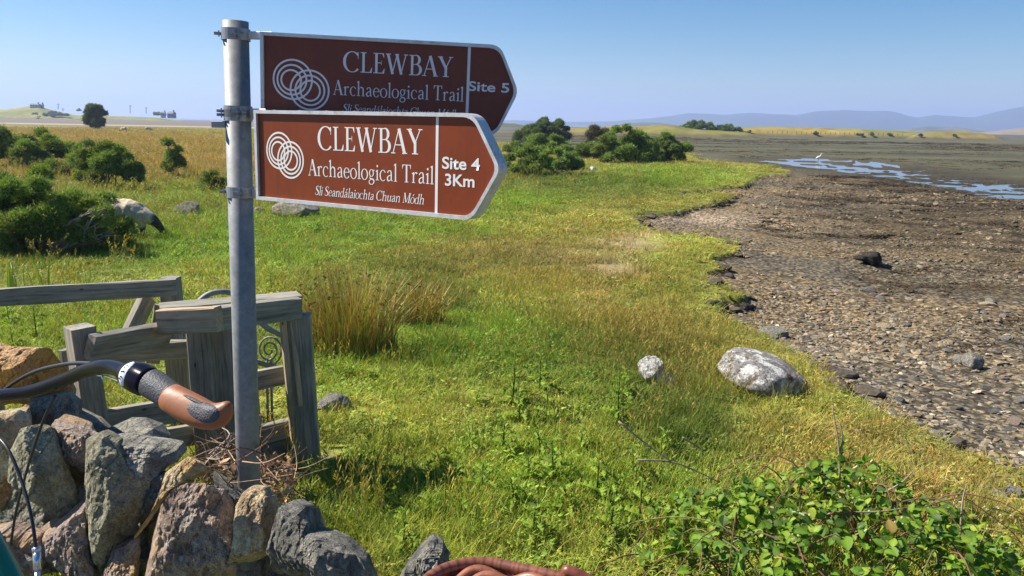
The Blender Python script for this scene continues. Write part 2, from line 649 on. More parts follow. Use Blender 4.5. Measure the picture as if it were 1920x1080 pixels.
for (a, b, rx, ry, c, st) in PATCH_PX:
    x0, y0, _ = hit(np.array([a, a - rx, a + rx, a, a], float), np.array([b, b, b, b + ry, max(b - ry, 240 + 0.018 * (a - 960))], float))
    dirv = np.array([x0[0], y0[0]]); dirv = dirv / np.linalg.norm(dirv)
    _pc.append((x0[0], y0[0], abs(x0[2] - x0[1]) / 2, abs(math.hypot(x0[4], y0[4]) - math.hypot(x0[3], y0[3])) / 2, dirv, c, st))


def turf_color(x, y, s):
    p = np.stack([x, y], -1)
    n1 = fbm(p * 0.5, 3, 60)[..., None]; n2 = fbm(p * 2.3, 3, 61)[..., None]
    r = np.hypot(x, y)
    far = sstep(18, 40, r)[..., None]
    base = (LUSH * .55 + YEL * .45) * (1 - far) + (LUSH * .3 + STRAW * .35 + RUST * .35) * far
    st_g = 1.35; w = np.zeros(x.shape); acc = np.zeros(x.shape + (3,))
    wx = x + 0.12 * np.clip(r / 6, .4, 5) * vnoise(p * 1.1, 62); wy = y + 0.2 * np.clip(r / 6, .4, 5) * vnoise(p * 1.1, 63)
    for (cx, cy, ax, ay, dv, c, st) in _pc:
        dx, dy = wx - cx, wy - cy
        v = dx * dv[0] + dy * dv[1]; u = dx * dv[1] - dy * dv[0]
        g = st_g * st * np.exp(-1.2 * ((u / ax) ** 2 + (v / ay) ** 2))
        w += g; acc += g[..., None] * c
    edge = np.exp(-np.maximum(-s, 0) / np.clip(r * 0.07, .25, 2)) * 0.8 * sstep(3, 7, r) * (1 - sstep(50, 90, r))
    w += edge; acc += edge[..., None] * (ORNG * .8 + LUSH * .2)
    c = (acc + base * 0.25) / (w + 0.25)[..., None]
    c = c * (1 + 0.22 * n1 + 0.22 * n2)
    c = c + np.clip(n2, 0, 1) * 0.25 * (YEL - c) + np.clip(-n1, 0, 1) * 0.3 * (LUSH * .8 - c)
    return np.clip(c, 0.004, 0.7)


def shore_color(x, y, s):
    p = np.stack([x, y], -1)
    r = np.hypot(x, y)
    tan = np.array([.235, .18, .10]); grey = np.array([.175, .15, .105]); weed = np.array([.06, .045, .022]); mud = np.array([.088, .084, .046]); brown = np.array([.14, .105, .052])
    a1 = fbm(p * np.array([.28, .5]), 4, 70); a2 = fbm(p * np.array([.9, 2.0]), 4, 71)
    c = tan * np.ones(x.shape + (1,))
    k = sstep(-.15, .25, a1)[..., None]; c = c * (1 - k) + grey * k
    k = (sstep(1.0, 7, s) * sstep(8, 18, r) * 0.85)[..., None]; c = c * (1 - k) + brown * k
    k = (sstep(-.05, .3, a2 + 0.3 * a1) * sstep(2, 8, s) * .85)[..., None]; c = c * (1 - k) + weed * k
    # fine strand next to the turf
    k = (np.exp(-((x - _sandc[0]) / 2.6) ** 2 - ((y - _sandc[1]) / 1.6) ** 2) * .9)[..., None]; c = c * (1 - k) + np.array([.46, .37, .26]) * k
    # mud flats
    k = sstep(34, 60, r)[..., None]; c = c * (1 - k) + (mud * (1 + .6 * fbm(p * np.array([.04, .17]), 5, 72)[..., None])) * k
    b = sstep(.1, .4, fbm(p * np.array([.02, .11]), 4, 73))[..., None] * k * .5; c = c * (1 - b) + np.array([.045, .038, .022]) * b
    # bands of wet sand and wrack seen along the far shores
    lf = sstep(10, -40, x)[..., None] * sstep(186, 205, r)[..., None]
    yy = y + 8 * vnoise(p * 0.01, 75)
    c = c * (1 - lf) + lf * (np.array([.17, .135, .065]))
    b = (np.exp(-((yy - 262) / 13) ** 2))[..., None] * lf * .85; c = c * (1 - b) + np.array([.46, .40, .29]) * b
    b = sstep(300, 380, yy)[..., None] * lf; c = c * (1 - b) + np.array([.155, .130, .13]) * b
    ps = poly_sd(x, y, POOL)
    k = sstep(4, -1, ps)[..., None] * .75; c = c * (1 - k) + np.array([.055, .045, .028]) * k
    e = (np.exp(-((s - .05) / .10) ** 2) * (1 - sstep(25, 60, r)))[..., None]; c = c * (1 - e) + np.array([.06, .045, .03]) * e   # bare peat of the little bank
    return np.clip(c, .01, .7)


_x, _y, _ = hit(np.array([1300.]), np.array([415.]), -0.95)
_sandc = (_x[0], _y[0])

rads = np.concatenate([np.array([0.3, 0.7]), np.exp(np.arange(math.log(1.1), math.log(60), 0.0105)), np.exp(np.arange(math.log(60), math.log(7300), 0.045)), [7300.]])
ang = np.concatenate([np.arange(-180, -44, 3.0), np.arange(-44, 44, 0.145), np.arange(44, 180, 3.0)])
RA, AN = np.meshgrid(rads, np.radians(ang), indexing='ij')
GX, GY = (RA * np.sin(AN)).ravel(), (RA * np.cos(AN)).ravel()
GS = shore_sd(GX, GY)
GZ = ground_z(GX, GY, GS)
# tussocky relief on the turf
gp = np.stack([GX, GY], -1)
GZ = GZ + (GS < 0) * (0.018 * fbm(gp * 3.0, 3, 90)) * sstep(2.4, 4, GY) * sstep(0.0, 0.3, -GS)
na, nr = len(ang), len(rads)
ii, jj = np.meshgrid(np.arange(nr - 1), np.arange(na), indexing='ij')
j2 = (jj + 1) % na
quads = np.stack([ii * na + jj, (ii + 1) * na + jj, (ii + 1) * na + j2, ii * na + j2], -1).reshape(-1, 4)[:, ::-1]
me = new_mesh('ground', np.stack([GX, GY, GZ], -1), quads)
kb = sstep(-0.03, 0.04, GS)
gcol = turf_color(GX, GY, GS) * (1 - kb)[:, None] * np.array([.8, .8, .75]) + shore_color(GX, GY, np.maximum(GS, 0)) * kb[:, None]
rk = ((1 - sstep(1.3, 2.1, GY + 0.25 * vnoise(gp * 2, 91))) * (GS < 0))[:, None]
gcol = gcol * (1 - rk) + np.array([.13, .125, .12]) * rk                        # tarred road edge under the camera
set_col(me, 'col', gcol)
set_float(me, 'peb', kb * (1 - sstep(45, 80, np.hypot(GX, GY))))
smooth(me)

m, t, b = mat_new('ground')
ca = N(t, 'ShaderNodeAttribute', attribute_name='col')
pa = N(t, 'ShaderNodeAttribute', attribute_name='peb')
v = coords(t)
n1 = noise(t, v, 9, 8, 0.7); n2 = noise(t, v, 0.8, 6, 0.65); n3 = noise(t, v, 60, 4, 0.7)
c = mix(t, ca.outputs['Color'], ramp(t, n1, [(.3, (.62, .6, .55)), (.5, (1, 1, 1)), (.7, (1.4, 1.35, 1.2))]), .9, 'MULTIPLY')
c = mix(t, c, ramp(t, n2, [(.3, (.75, .75, .75)), (.7, (1.25, 1.22, 1.2))]), .8, 'MULTIPLY')
vc = voro(t, v, 16, out='Color'); vd = voro(t, v, 16)
sx_ = t.nodes.new('ShaderNodeSeparateColor'); t.links.new(vc, sx_.inputs[0])
pc = mix(t, c, ramp(t, sx_.outputs[0], [(0, (.45, .45, .48)), (.5, (.95, .93, .9)), (1, (1.7, 1.6, 1.5))]), 1.0, 'MULTIPLY')
pc = mix(t, pc, ramp(t, vd, [(.3, (1, 1, 1)), (.65, (.25, .23, .22))]), .9, 'MULTIPLY')
c = mix(t, c, pc, pa.outputs['Fac'])
t.links.new(c, b.inputs['Base Color'])
b.inputs['Roughness'].default_value = 0.92
b.inputs['Specular IOR Level'].default_value = 0.2
h = mix(t, n1, vd, 0.4); h = mix(t, h, n3, 0.3)
bump(t, b, h, 0.7, 0.03)
tag(link('ground', me, m), kind='structure')


# pool and sea
def sheet(name, poly, z, mat):
    mm = bpy.data.meshes.new(name)
    mm.from_pydata([(x, y, z) for x, y in poly], [], [tuple(range(len(poly)))])
    return tag(link(name, mm, mat), kind='structure')


m, t, b = mat_new('water')
b.inputs['Base Color'].default_value = (.03, .045, .055, 1)
b.inputs['Roughness'].default_value = 0.06
b.inputs['IOR'].default_value = 1.33
b.inputs['Specular IOR Level'].default_value = 0.6
v = coords(t, (1, 1.6, 1))
bump(t, b, noise(t, v, 2.2, 5, .6), 0.14, 0.02)
M_WATER = m
pc_ = np.array(POOL); cen = pc_.mean(0)
sheet('tidal_pool', [tuple(cen + (q - cen) * 1.12) for q in pc_], POOL_Z, M_WATER)
sheet('sea', [(150, 1000), (1300, 900), (6800, 1400), (6500, 3300), (-6800, 3300), (-6800, 1700), (-900, 1250)], -1.35, M_WATER)

# ------------------------------------------------------------------ distant land
def terrain_strip(name, prof, Y, depth, base_z, col_fn, seed, back=1.0, rough=0.10, nu=160, nv=26):
    """a ridge whose skyline follows prof (photo x, height in photo pixels above its foot), standing Y metres off, depth metres through"""
    xs = np.array([p[0] for p in prof], float); hs = np.array([p[1] for p in prof], float)
    u = np.linspace(0, 1, nu); w = np.linspace(0, 1, nv)
    pxs = xs[0] + (xs[-1] - xs[0]) * u
    H = np.interp(pxs, xs, hs) / F_PX * Y
    X = np.array([P(a, 231 + .0175 * (a - 960), Y).x for a in pxs])
    prof_v = np.where(w < .5, np.sin(np.pi * w) ** .8, np.sin(np.pi * w) ** .6)
    UU, WW = np.meshgrid(np.arange(nu), np.arange(nv), indexing='ij')
    xx = X[UU] * (1 + (WW / (nv - 1) - .5) * depth / Y); yy = Y + (w[WW] - .5) * depth
    pp = np.stack([xx, yy], -1)
    nz = fbm(pp / depth * 5, 5, seed)
    zz = base_z + H[UU] * prof_v[WW] * (1 + rough * nz) 
    vs = np.stack([xx, yy, zz], -1).reshape(-1, 3)
    q = (np.arange(nu - 1)[:, None] * nv + np.arange(nv - 1)[None]).ravel()
    me = new_mesh(name, vs, np.stack([q, q + nv, q + nv + 1, q + 1], -1))
    set_col(me, 'bv', col_fn(vs, (H[UU] * prof_v[WW]).ravel(), nz.ravel()))
    smooth(me)
    return me


M_LAND = mat_vcol('far_land', .95, nz=.25, var=.22, spec=.1)


def c_mtn(v, h, n): return np.clip(np.array([.07, .085, .06]) * (1 + .5 * n[:, None]), .01, 1)
def c_field(a, bcol):
    def f(v, h, n):
        k = sstep(-.25, .3, fbm(v[:, :2] * np.array([.02, .05]), 4, 77))[:, None]
        c = np.array(a) * (1 - k) + np.array(bcol) * k
        e = sstep(1.2, 0.3, h)[:, None] * .8
        return np.clip((c * (1 - e) + np.array([.11, .09, .055]) * e) * (1 + .3 * n[:, None]), .01, 1)
    return f


tag(link('mountain_range', terrain_strip('m', [(860, 0), (960, 8), (1060, 6), (1150, 9), (1220, 16), (1290, 26), (1360, 24), (1400, 27), (1450, 26), (1490, 25), (1530, 34), (1577, 37), (1626, 35), (1660, 36), (1680, 33), (1696, 28), (1717, 25), (1750, 31), (1795, 28), (1823, 27), (1865, 39), (1894, 45), (1920, 50), (2000, 54), (2120, 58), (2300, 40), (2500, 0)], 4000, 900, -3, c_mtn, 1, nu=300), M_LAND), kind='structure')
tag(link('hill', terrain_strip('m', [(1140, 0), (1170, 6), (1200, 9), (1235, 9), (1270, 5), (1320, 0)], 1900, 300, -2.5, c_mtn, 2, nu=50), M_LAND), kind='structure')
tag(link('hill', terrain_strip('m', [(1660, 0), (1700, 7), (1740, 12), (1790, 12), (1850, 5), (1900, 0)], 1500, 250, -2.5, c_field((.10, .11, .08), (.15, .14, .09)), 3, nu=60), M_LAND), kind='structure')
tag(link('hill', terrain_strip('m', [(1790, 0), (1850, 5), (1890, 10), (1920, 13), (2000, 20), (2120, 22), (2300, 0)], 1100, 200, -2.2, c_field((.30, .22, .14), (.22, .17, .09)), 4, nu=60), M_LAND), kind='structure')
tag(link('grassy_island', terrain_strip('m', [(1370, 0), (1386, 13), (1430, 16), (1520, 16.5), (1600, 15), (1680, 13), (1720, 11), (1800, 0)], 290, 26, -1.15, c_field((.20, .18, .04), (.27, .20, .05)), 5), M_LAND), kind='structure')
tag(link('grassy_island', terrain_strip('m', [(1700, 0), (1716, 9), (1750, 14), (1800, 15), (1840, 13), (1866, 9), (1890, 0)], 265, 22, -1.15, c_field((.25, .185, .05), (.18, .16, .04)), 6), M_LAND), kind='structure')
tag(link('grassy_island', terrain_strip('m', [(1000, 0), (1040, 10), (1110, 14), (1200, 17), (1240, 20), (1266, 19), (1300, 14), (1340, 12), (1400, 9), (1440, 0)], 230, 30, -1.15, c_field((.19, .175, .04), (.25, .20, .055)), 7), M_LAND), kind='structure')
tag(link('grassy_island', terrain_strip('m', [(900, 0), (930, 7), (965, 7), (1010, 0)], 600, 40, -1.2, c_field((.08, .10, .04), (.12, .12, .05)), 8, nu=40), M_LAND), kind='structure')
tag(link('hill', terrain_strip('m', [(-420, 0), (-300, 14), (-150, 20), (0, 16.5), (30, 19), (52, 23), (75, 24), (92, 19), (115, 14), (140, 9), (170, 8), (200, 8.5), (245, 8), (290, 7), (330, 4), (360, 0)], 640, 120, -1.6, c_field((.20, .21, .05), (.27, .24, .07)), 9, rough=.04, nu=220), M_LAND), kind='structure')

# ------------------------------------------------------------------ air
hz = MB()
hz.box((0, 0, 86.0), (7500, 0, 0), (0, 7500, 0), (0, 0, 92.0))
m = bpy.data.materials.new('haze'); m.use_nodes = True
t = m.node_tree
t.nodes.remove(t.nodes['Principled BSDF'])
pv = t.nodes.new('ShaderNodeVolumePrincipled')
pv.inputs['Color'].default_value = (.50, .63, .98, 1)
pv.inputs['Density'].default_value = 3.0e-4
pv.inputs['Anisotropy'].default_value = 0.2
t.links.new(pv.outputs[0], t.nodes['Material Output'].inputs['Volume'])
tag(hz.build('haze', m), kind='stuff')
# ------------------------------------------------------------------ scatter (one object per kind of ground cover)
PROTO = {}


def proto_coll(name, objs):
    c = bpy.data.collections.new(name)          # never linked to the scene: only read by the scatter
    for i, (me, mat) in enumerate(objs):
        o = bpy.data.objects.new('%s_%02d' % (name, i), me)
        if not me.materials: me.materials.append(mat)
        c.objects.link(o)
    return c


def scatter(name, pts, scl, rot, pid, tint, coll, kind='stuff'):
    n = len(pts)
    me = bpy.data.meshes.new(name)
    me.vertices.add(n)
    me.vertices.foreach_set('co', np.asarray(pts, np.float32).ravel())
    for an, ty, arr, key in (('scl', 'FLOAT_VECTOR', scl, 'vector'), ('rot', 'FLOAT_VECTOR', rot, 'vector')):
        a = me.attributes.new(an, ty, 'POINT'); a.data.foreach_set(key, np.asarray(arr, np.float32).ravel())
    a = me.attributes.new('pid', 'INT', 'POINT'); a.data.foreach_set('value', np.asarray(pid, np.int32))
    set_col(me, 'tint', tint)
    o = bpy.data.objects.new(name, me); COL.objects.link(o)
    ng = bpy.data.node_groups.new(name, 'GeometryNodeTree')
    ng.interface.new_socket('Geometry', in_out='INPUT', socket_type='NodeSocketGeometry')
    ng.interface.new_socket('Geometry', in_out='OUTPUT', socket_type='NodeSocketGeometry')
    gi = ng.nodes.new('NodeGroupInput'); go = ng.nodes.new('NodeGroupOutput')
    ci = ng.nodes.new('GeometryNodeCollectionInfo')
    ci.inputs['Collection'].default_value = coll
    ci.inputs['Separate Children'].default_value = True
    ci.inputs['Reset Children'].default_value = True
    ip = ng.nodes.new('GeometryNodeInstanceOnPoints')
    ip.inputs['Pick Instance'].default_value = True

    def attr(nm, ty):
        q = ng.nodes.new('GeometryNodeInputNamedAttribute'); q.data_type = ty
        q.inputs['Name'].default_value = nm
        return q.outputs['Attribute']
    e2r = ng.nodes.new('FunctionNodeEulerToRotation')
    ng.links.new(attr('rot', 'FLOAT_VECTOR'), e2r.inputs[0])
    ng.links.new(gi.outputs[0], ip.inputs['Points'])
    ng.links.new(ci.outputs[0], ip.inputs['Instance'])
    ng.links.new(attr('pid', 'INT'), ip.inputs['Instance Index'])
    ng.links.new(e2r.outputs[0], ip.inputs['Rotation'])
    ng.links.new(attr('scl', 'FLOAT_VECTOR'), ip.inputs['Scale'])
    ng.links.new(ip.outputs[0], go.inputs[0])
    md = o.modifiers.new('scatter', 'NODES'); md.node_group = ng
    return tag(o, kind=kind)


def blades(n, radius, h0, h1, w, bend, seed, seg=3, col=None, tip=None, straw=0.15):
    r = np.random.default_rng(seed)
    vs, fs, cs = [], [], []
    for i in range(n):
        a = r.uniform(0, 2 * np.pi); d = radius * math.sqrt(r.uniform(0, 1))
        base = np.array([d * math.cos(a), d * math.sin(a), -0.015])
        h = r.uniform(h0, h1); yaw = r.uniform(0, 2 * np.pi)
        b = bend * r.uniform(.3, 1.3) * h
        dirv = np.array([math.cos(yaw), math.sin(yaw), 0]); side = np.array([-dirv[1], dirv[0], 0])
        tw = r.uniform(-.8, .8); side = side * math.cos(tw) + dirv * math.sin(tw)
        k = r.uniform(.65, 1.35)
        c0 = np.array(col(r) if col else (1, 1, 1)) * k
        if r.uniform() < straw: c0 = np.array([1.9, 1.35, 1.6]) * r.uniform(.6, 1.1)
        st = len(vs)
        for s in range(seg + 1):
            u = s / seg
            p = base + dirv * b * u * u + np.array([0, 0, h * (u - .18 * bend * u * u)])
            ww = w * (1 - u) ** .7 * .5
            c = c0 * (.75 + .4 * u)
            if tip is not None and u > .6: c = np.array(tip) * k
            if s == seg:
                vs.append(p); cs.append(c)
            else:
                vs.append(p - side * ww); vs.append(p + side * ww); cs += [c, c]
        for s in range(seg - 1):
            q = st + 2 * s; fs.append((q, q + 1, q + 3, q + 2))
        q = st + 2 * (seg - 1); fs.append((q, q + 1, q + 2))
    me = bpy.data.meshes.new('blades'); me.from_pydata([tuple(v) for v in vs], [], fs)
    set_col(me, 'bv', np.array(cs)); smooth(me)
    return me


def seed_stems(n, radius, h0, h1, seed):
    """flowering grass: thin stalks, each with a loose brown head"""
    r = np.random.default_rng(seed)
    vs, fs, cs = [], [], []
    for i in range(n):
        a = r.uniform(0, 6.28); d = radius * math.sqrt(r.uniform())
        p0 = np.array([d * math.cos(a), d * math.sin(a), 0.]); h = r.uniform(h0, h1); yaw = r.uniform(0, 6.28)
        dv = np.array([math.cos(yaw), math.sin(yaw), 0]); sd_ = np.array([-dv[1], dv[0], 0])
        top = p0 + dv * h * r.uniform(.05, .35) + np.array([0, 0, h]); w = .0012
        k = r.uniform(.7, 1.3)
        st = len(vs)
        vs += [p0 - sd_ * w, p0 + sd_ * w, top + sd_ * w * .6, top - sd_ * w * .6]; cs += [np.array([1., 1, .9]) * k] * 4; fs.append((st, st + 1, st + 2, st + 3))
        for j in range(4):
            st = len(vs); u = .80 + .06 * j
            c = p0 + (top - p0) * u; aa = r.uniform(0, 6.28); o = np.array([math.cos(aa), math.sin(aa), 1.4]) * h * .05
            vs += [c, c + o + sd_ * .004, c + o * 1.5, c + o - sd_ * .004]; cs += [np.array([1.35, 1.05, .85]) * k] * 4; fs.append((st, st + 1, st + 2, st + 3))
    me = bpy.data.meshes.new('stems'); me.from_pydata([tuple(v) for v in vs], [], fs)
    set_col(me, 'bv', np.array(cs))
    return me


def herb(n, radius, lw, hh, seed):
    """low broad-leaved weeds in the sward"""
    r = np.random.default_rng(seed)
    vs, fs, cs = [], [], []
    for i in range(n):
        a = r.uniform(0, 6.28); d = radius * math.sqrt(r.uniform()); yaw = r.uniform(0, 6.28); l = lw * r.uniform(.6, 1.3)
        dv = np.array([math.cos(yaw), math.sin(yaw), r.uniform(-.1, .7)]); sd_ = np.array([-math.sin(yaw), math.cos(yaw), r.uniform(-.3, .3)])
        p = np.array([d * math.cos(a), d * math.sin(a), hh * r.uniform(.1, 1)]); st = len(vs)
        vs += [p, p + dv * l * .45 + sd_ * l * .24 - [0, 0, .002], p + dv * l * .5 + [0, 0, .004], p + dv * l * .45 - sd_ * l * .24 - [0, 0, .002], p + dv * l]
        cs += [np.array([1, 1, 1.1]) * r.uniform(.7, 1.4)] * 5
        fs += [(st, st + 1, st + 2), (st, st + 2, st + 3), (st + 1, st + 4, st + 2), (st + 2, st + 4, st + 3)]
    me = bpy.data.meshes.new('herb'); me.from_pydata([tuple(v) for v in vs], [], fs)
    set_col(me, 'bv', np.array(cs))
    return me


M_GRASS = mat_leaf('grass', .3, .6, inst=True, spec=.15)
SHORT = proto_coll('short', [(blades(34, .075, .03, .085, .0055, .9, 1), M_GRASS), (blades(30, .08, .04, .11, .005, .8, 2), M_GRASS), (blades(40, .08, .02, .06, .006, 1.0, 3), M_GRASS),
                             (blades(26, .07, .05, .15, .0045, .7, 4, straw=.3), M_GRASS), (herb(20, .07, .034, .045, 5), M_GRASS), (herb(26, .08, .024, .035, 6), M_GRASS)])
TALL = proto_coll('tall', [(blades(40, .09, .10, .24, .0045, .6, 11), M_GRASS), (blades(34, .10, .14, .30, .004, .55, 12, straw=.3), M_GRASS), (seed_stems(16, .12, .18, .36, 13), M_GRASS), (seed_stems(22, .12, .14, .30, 14), M_GRASS)])


def fan(r0, r1, dens, a0=-42, a1=42):
    n = int((r1 * r1 - r0 * r0) * .5 * math.radians(a1 - a0) * dens)
    r = np.sqrt(rng.uniform(r0 * r0, r1 * r1, n)); a = np.radians(rng.uniform(a0, a1, n))
    return r * np.sin(a), r * np.cos(a)


def rand_rot(n, tilt=.12):
    return np.stack([rng.normal(0, tilt, n), rng.normal(0, tilt, n), rng.uniform(0, 6.28, n)], -1)


# turf: shells with distance
SX, SY, WS, HS = [], [], [], []
for (r0, r1, dens, ws, hs) in ((1.9, 5, 430, 1.0, .9), (5, 9, 230, 1.25, 1.0), (9, 16, 85, 1.9, 1.2), (16, 30, 26, 3.2, 1.7), (30, 60, 9, 5.0, 2.2), (60, 180, 2.0, 9, 3.0)):
    x, y = fan(r0, r1, dens)
    SX.append(x); SY.append(y); WS.append(np.full(len(x), ws)); HS.append(np.full(len(x), hs))
X, Y, W_, H_ = map(np.concatenate, (SX, SY, WS, HS))
S_ = shore_sd(X, Y)
bare = np.zeros(len(X))
for (a, b_, rx, ry) in ((1190, 457, 54, 12), (1150, 502, 42, 14), (600, 860, 30, 12), (1262, 432, 60, 10)):
    q = hit(np.array([a, a - rx, a + rx, a, a], float), np.array([b_, b_, b_, b_ + ry, b_ - ry], float))
    bare = np.maximum(bare, np.exp(-((X - q[0][0]) / ((q[0][2] - q[0][1]) / 2)) ** 2 - ((Y - q[1][0]) / ((q[1][4] - q[1][3]) / 2)) ** 2))
keep = (S_ < -0.01) & (Y > 2.3 + .25 * vnoise(np.stack([X, Y], -1), 3)) & (rng.uniform(size=len(X)) > bare * 1.3)
# thinner towards the shore, as the turf there is grazed to a mat
X, Y, W_, H_, S_ = X[keep], Y[keep], W_[keep], H_[keep], S_[keep]
Z = ground_z(X, Y, S_)
tc = turf_color(X, Y, S_) * rng.uniform(.62, 1.5, (len(X), 1)) * (1 + rng.normal(0, .08, (len(X), 3)))
near_edge = np.exp(S_ / np.clip(.08 * np.hypot(X, Y), .3, 2.5))
hgt = H_ * (1 - .55 * near_edge) * rng.uniform(.7, 1.25, len(X)) * (1 + .5 * vnoise(np.stack([X, Y], -1) * 1.2, 88))
pid = rng.choice(6, len(X), p=[.26, .24, .2, .12, .1, .08])
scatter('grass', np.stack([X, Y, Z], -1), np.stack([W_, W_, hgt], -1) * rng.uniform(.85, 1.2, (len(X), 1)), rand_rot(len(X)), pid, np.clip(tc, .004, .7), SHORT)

# long grass gone to seed, in drifts
LONG_PX = [(1000, 520, 330, 60, .55), (1200, 650, 140, 60, 1.2), (1300, 740, 70, 70, 1.2), (1290, 790, 80, 45, 1.2), (1060, 620, 160, 30, .8), (1100, 700, 120, 50, .5), (820, 560, 110, 50, .8), (900, 475, 170, 30, .6), (700, 660, 70, 30, .4),
           (300, 450, 190, 35, .7), (150, 470, 180, 20, .6), (60, 600, 130, 50, .5), (300, 285, 330, 36, 1.0), (130, 262, 330, 16, 1.0), (1130, 340, 200, 14, .5), (1000, 375, 100, 16, .3), (330, 350, 60, 20, .7), (590, 620, 40, 80, .7), (1340, 830, 60, 30, .6)]
TX, TY, TW, TH, TP = [], [], [], [], []
for (r0, r1, dens, ws, hs) in ((2.6, 6, 130, .85, .8), (6, 11, 60, 1.0, .9), (11, 22, 22, 1.6, 1.05), (22, 45, 8, 2.6, 1.5), (45, 175, 2.0, 4.4, 1.8)):
    x, y = fan(r0, r1, dens)
    pr = np.zeros(len(x))
    for (a, b_, rx, ry, st) in LONG_PX:
        q = hit(np.array([a, a - rx, a + rx, a, a], float), np.array([b_, b_, b_, b_ + ry, max(b_ - ry, 243 + .0175 * (a - 960))], float))
        dv = np.array([q[0][0], q[1][0]]); dv /= np.linalg.norm(dv)
        dx, dy = x - q[0][0], y - q[1][0]
        pr = np.maximum(pr, st * np.exp(-((dx * dv[1] - dy * dv[0]) / (abs(q[0][2] - q[0][1]) / 2)) ** 2 - ((dx * dv[0] + dy * dv[1]) / (abs(math.hypot(q[0][4], q[1][4]) - math.hypot(q[0][3], q[1][3])) / 2)) ** 2))
    pr = pr * (1 + .8 * fbm(np.stack([x, y], -1) * 1.3, 3, 95)) - .10
    k = rng.uniform(size=len(x)) < pr
    TX.append(x[k]); TY.append(y[k]); TW.append(np.full(k.sum(), ws)); TH.append(np.full(k.sum(), hs))
X, Y, W_, H_ = map(np.concatenate, (TX, TY, TW, TH))
S_ = shore_sd(X, Y)
k = (S_ < -.25) & (Y > 2.8)
X, Y, W_, H_, S_ = X[k], Y[k], W_[k], H_[k], S_[k]
pid = rng.choice(4, len(X), p=[.36, .26, .2, .18])
tc = turf_color(X, Y, S_) * rng.uniform(.7, 1.25, (len(X), 1))
tc = np.where((pid >= 2)[:, None], tc * .5 + np.array([.30, .235, .10]) * .5, tc * np.array([.85, .95, .9]))
scatter('long_grass', np.stack([X, Y, ground_z(X, Y, S_)], -1), np.stack([W_, W_, H_ * rng.uniform(.75, 1.25, len(X))], -1), rand_rot(len(X), .1), pid, np.clip(tc, .004, .6), TALL)


# ------------------------------------------------------------------ shingle
def rock_mesh(seed, sx=1, sy=1, sz=.5, cuts=7, sub=1, amp=.12):
    import bmesh
    r = np.random.default_rng(seed)
    bm = bmesh.new(); bmesh.ops.create_icosphere(bm, subdivisions=sub, radius=1.0)
    v = np.array([q.co[:] for q in bm.verts])
    for _ in range(cuts):
        n = r.normal(size=3); n /= np.linalg.norm(n); d = r.uniform(.55, .85)
        e = np.maximum(v @ n - d, 0); v = v - e[:, None] * n
    v = v * (1 + amp * fbm(v * 1.7, 3, seed))[:, None] * np.array([sx, sy, sz])
    f = [tuple(q.index for q in p.verts) for p in bm.faces]; bm.free()
    me = bpy.data.meshes.new('rock'); me.from_pydata(v.tolist(), [], f)
    set_col(me, 'bv', np.ones((len(v), 3)))
    return me


m, t, b = mat_new('shingle')
a = N(t, 'ShaderNodeAttribute', attribute_name='tint'); a.attribute_type = 'INSTANCER'
v = coords(t)
c = mix(t, a.outputs['Color'], ramp(t, noise(t, v, 2.5, 6, .7), [(.3, (.6, .6, .62)), (.7, (1.35, 1.3, 1.25))]), .9, 'MULTIPLY')
t.links.new(c, b.inputs['Base Color']); b.inputs['Roughness'].default_value = .9; b.inputs['Specular IOR Level'].default_value = .15
bump(t, b, noise(t, v, 5, 5, .7), .5, .05)
PEB = proto_coll('pebble', [(rock_mesh(100 + i, 1, rng.uniform(.55, .85), rng.uniform(.22, .42), 7, 1 if i else 2), m) for i in range(8)])
PX, PY, PS = [], [], []
for (r0, r1, dens, s0) in ((3, 7, 700, .024), (7, 12, 460, .027), (12, 22, 120, .036), (22, 42, 18, .06)):
    x, y = fan(r0, r1, dens, -2, 44)
    PX.append(x); PY.append(y); PS.append(np.full(len(x), s0))
X, Y, Q = map(np.concatenate, (PX, PY, PS))
S_ = shore_sd(X, Y)
d0 = np.exp(-((X - _sandc[0]) / 2.4) ** 2 - ((Y - _sandc[1]) / 1.5) ** 2)
pp_ = np.stack([X, Y], -1)
k = ((S_ > .02) & (rng.uniform(size=len(X)) < (1 - .85 * d0) * (.55 + .6 * vnoise(pp_ * .5, 96)))) | ((S_ > -.5) & (S_ <= .02) & (rng.uniform(size=len(X)) < .10))
k &= poly_sd(X, Y, POOL) > 0.5
X, Y, Q, S_, pp_ = X[k], Y[k], Q[k], S_[k], pp_[k]
n = len(X)
sz = Q * np.exp(rng.normal(0, .42, n)).clip(.4, 2.6)
pal = 1.15 * np.array([[.26, .21, .135], [.20, .18, .14], [.34, .28, .19], [.14, .125, .105], [.24, .18, .11], [.44, .37, .27], [.10, .088, .072]])
pc = pal[rng.choice(7, n, p=[.24, .24, .12, .14, .14, .04, .08])]
far_k = sstep(7, 20, np.hypot(X, Y))[:, None]
pc = (pc * (1 - .6 * far_k) + np.array([.165, .125, .07]) * .6 * far_k) * rng.uniform(.75, 1.3, (n, 1))
wd_ = sstep(0, .3, fbm(pp_ * np.array([.9, 2.0]), 4, 71))[:, None] * sstep(2, 8, S_)[:, None]
pc = pc * (1 - .6 * wd_)
scatter('shingle', np.stack([X, Y, ground_z(X, Y, S_) + sz * .08], -1), np.stack([sz, sz, sz], -1), rand_rot(n, .25), rng.integers(0, 8, n), pc, PEB)

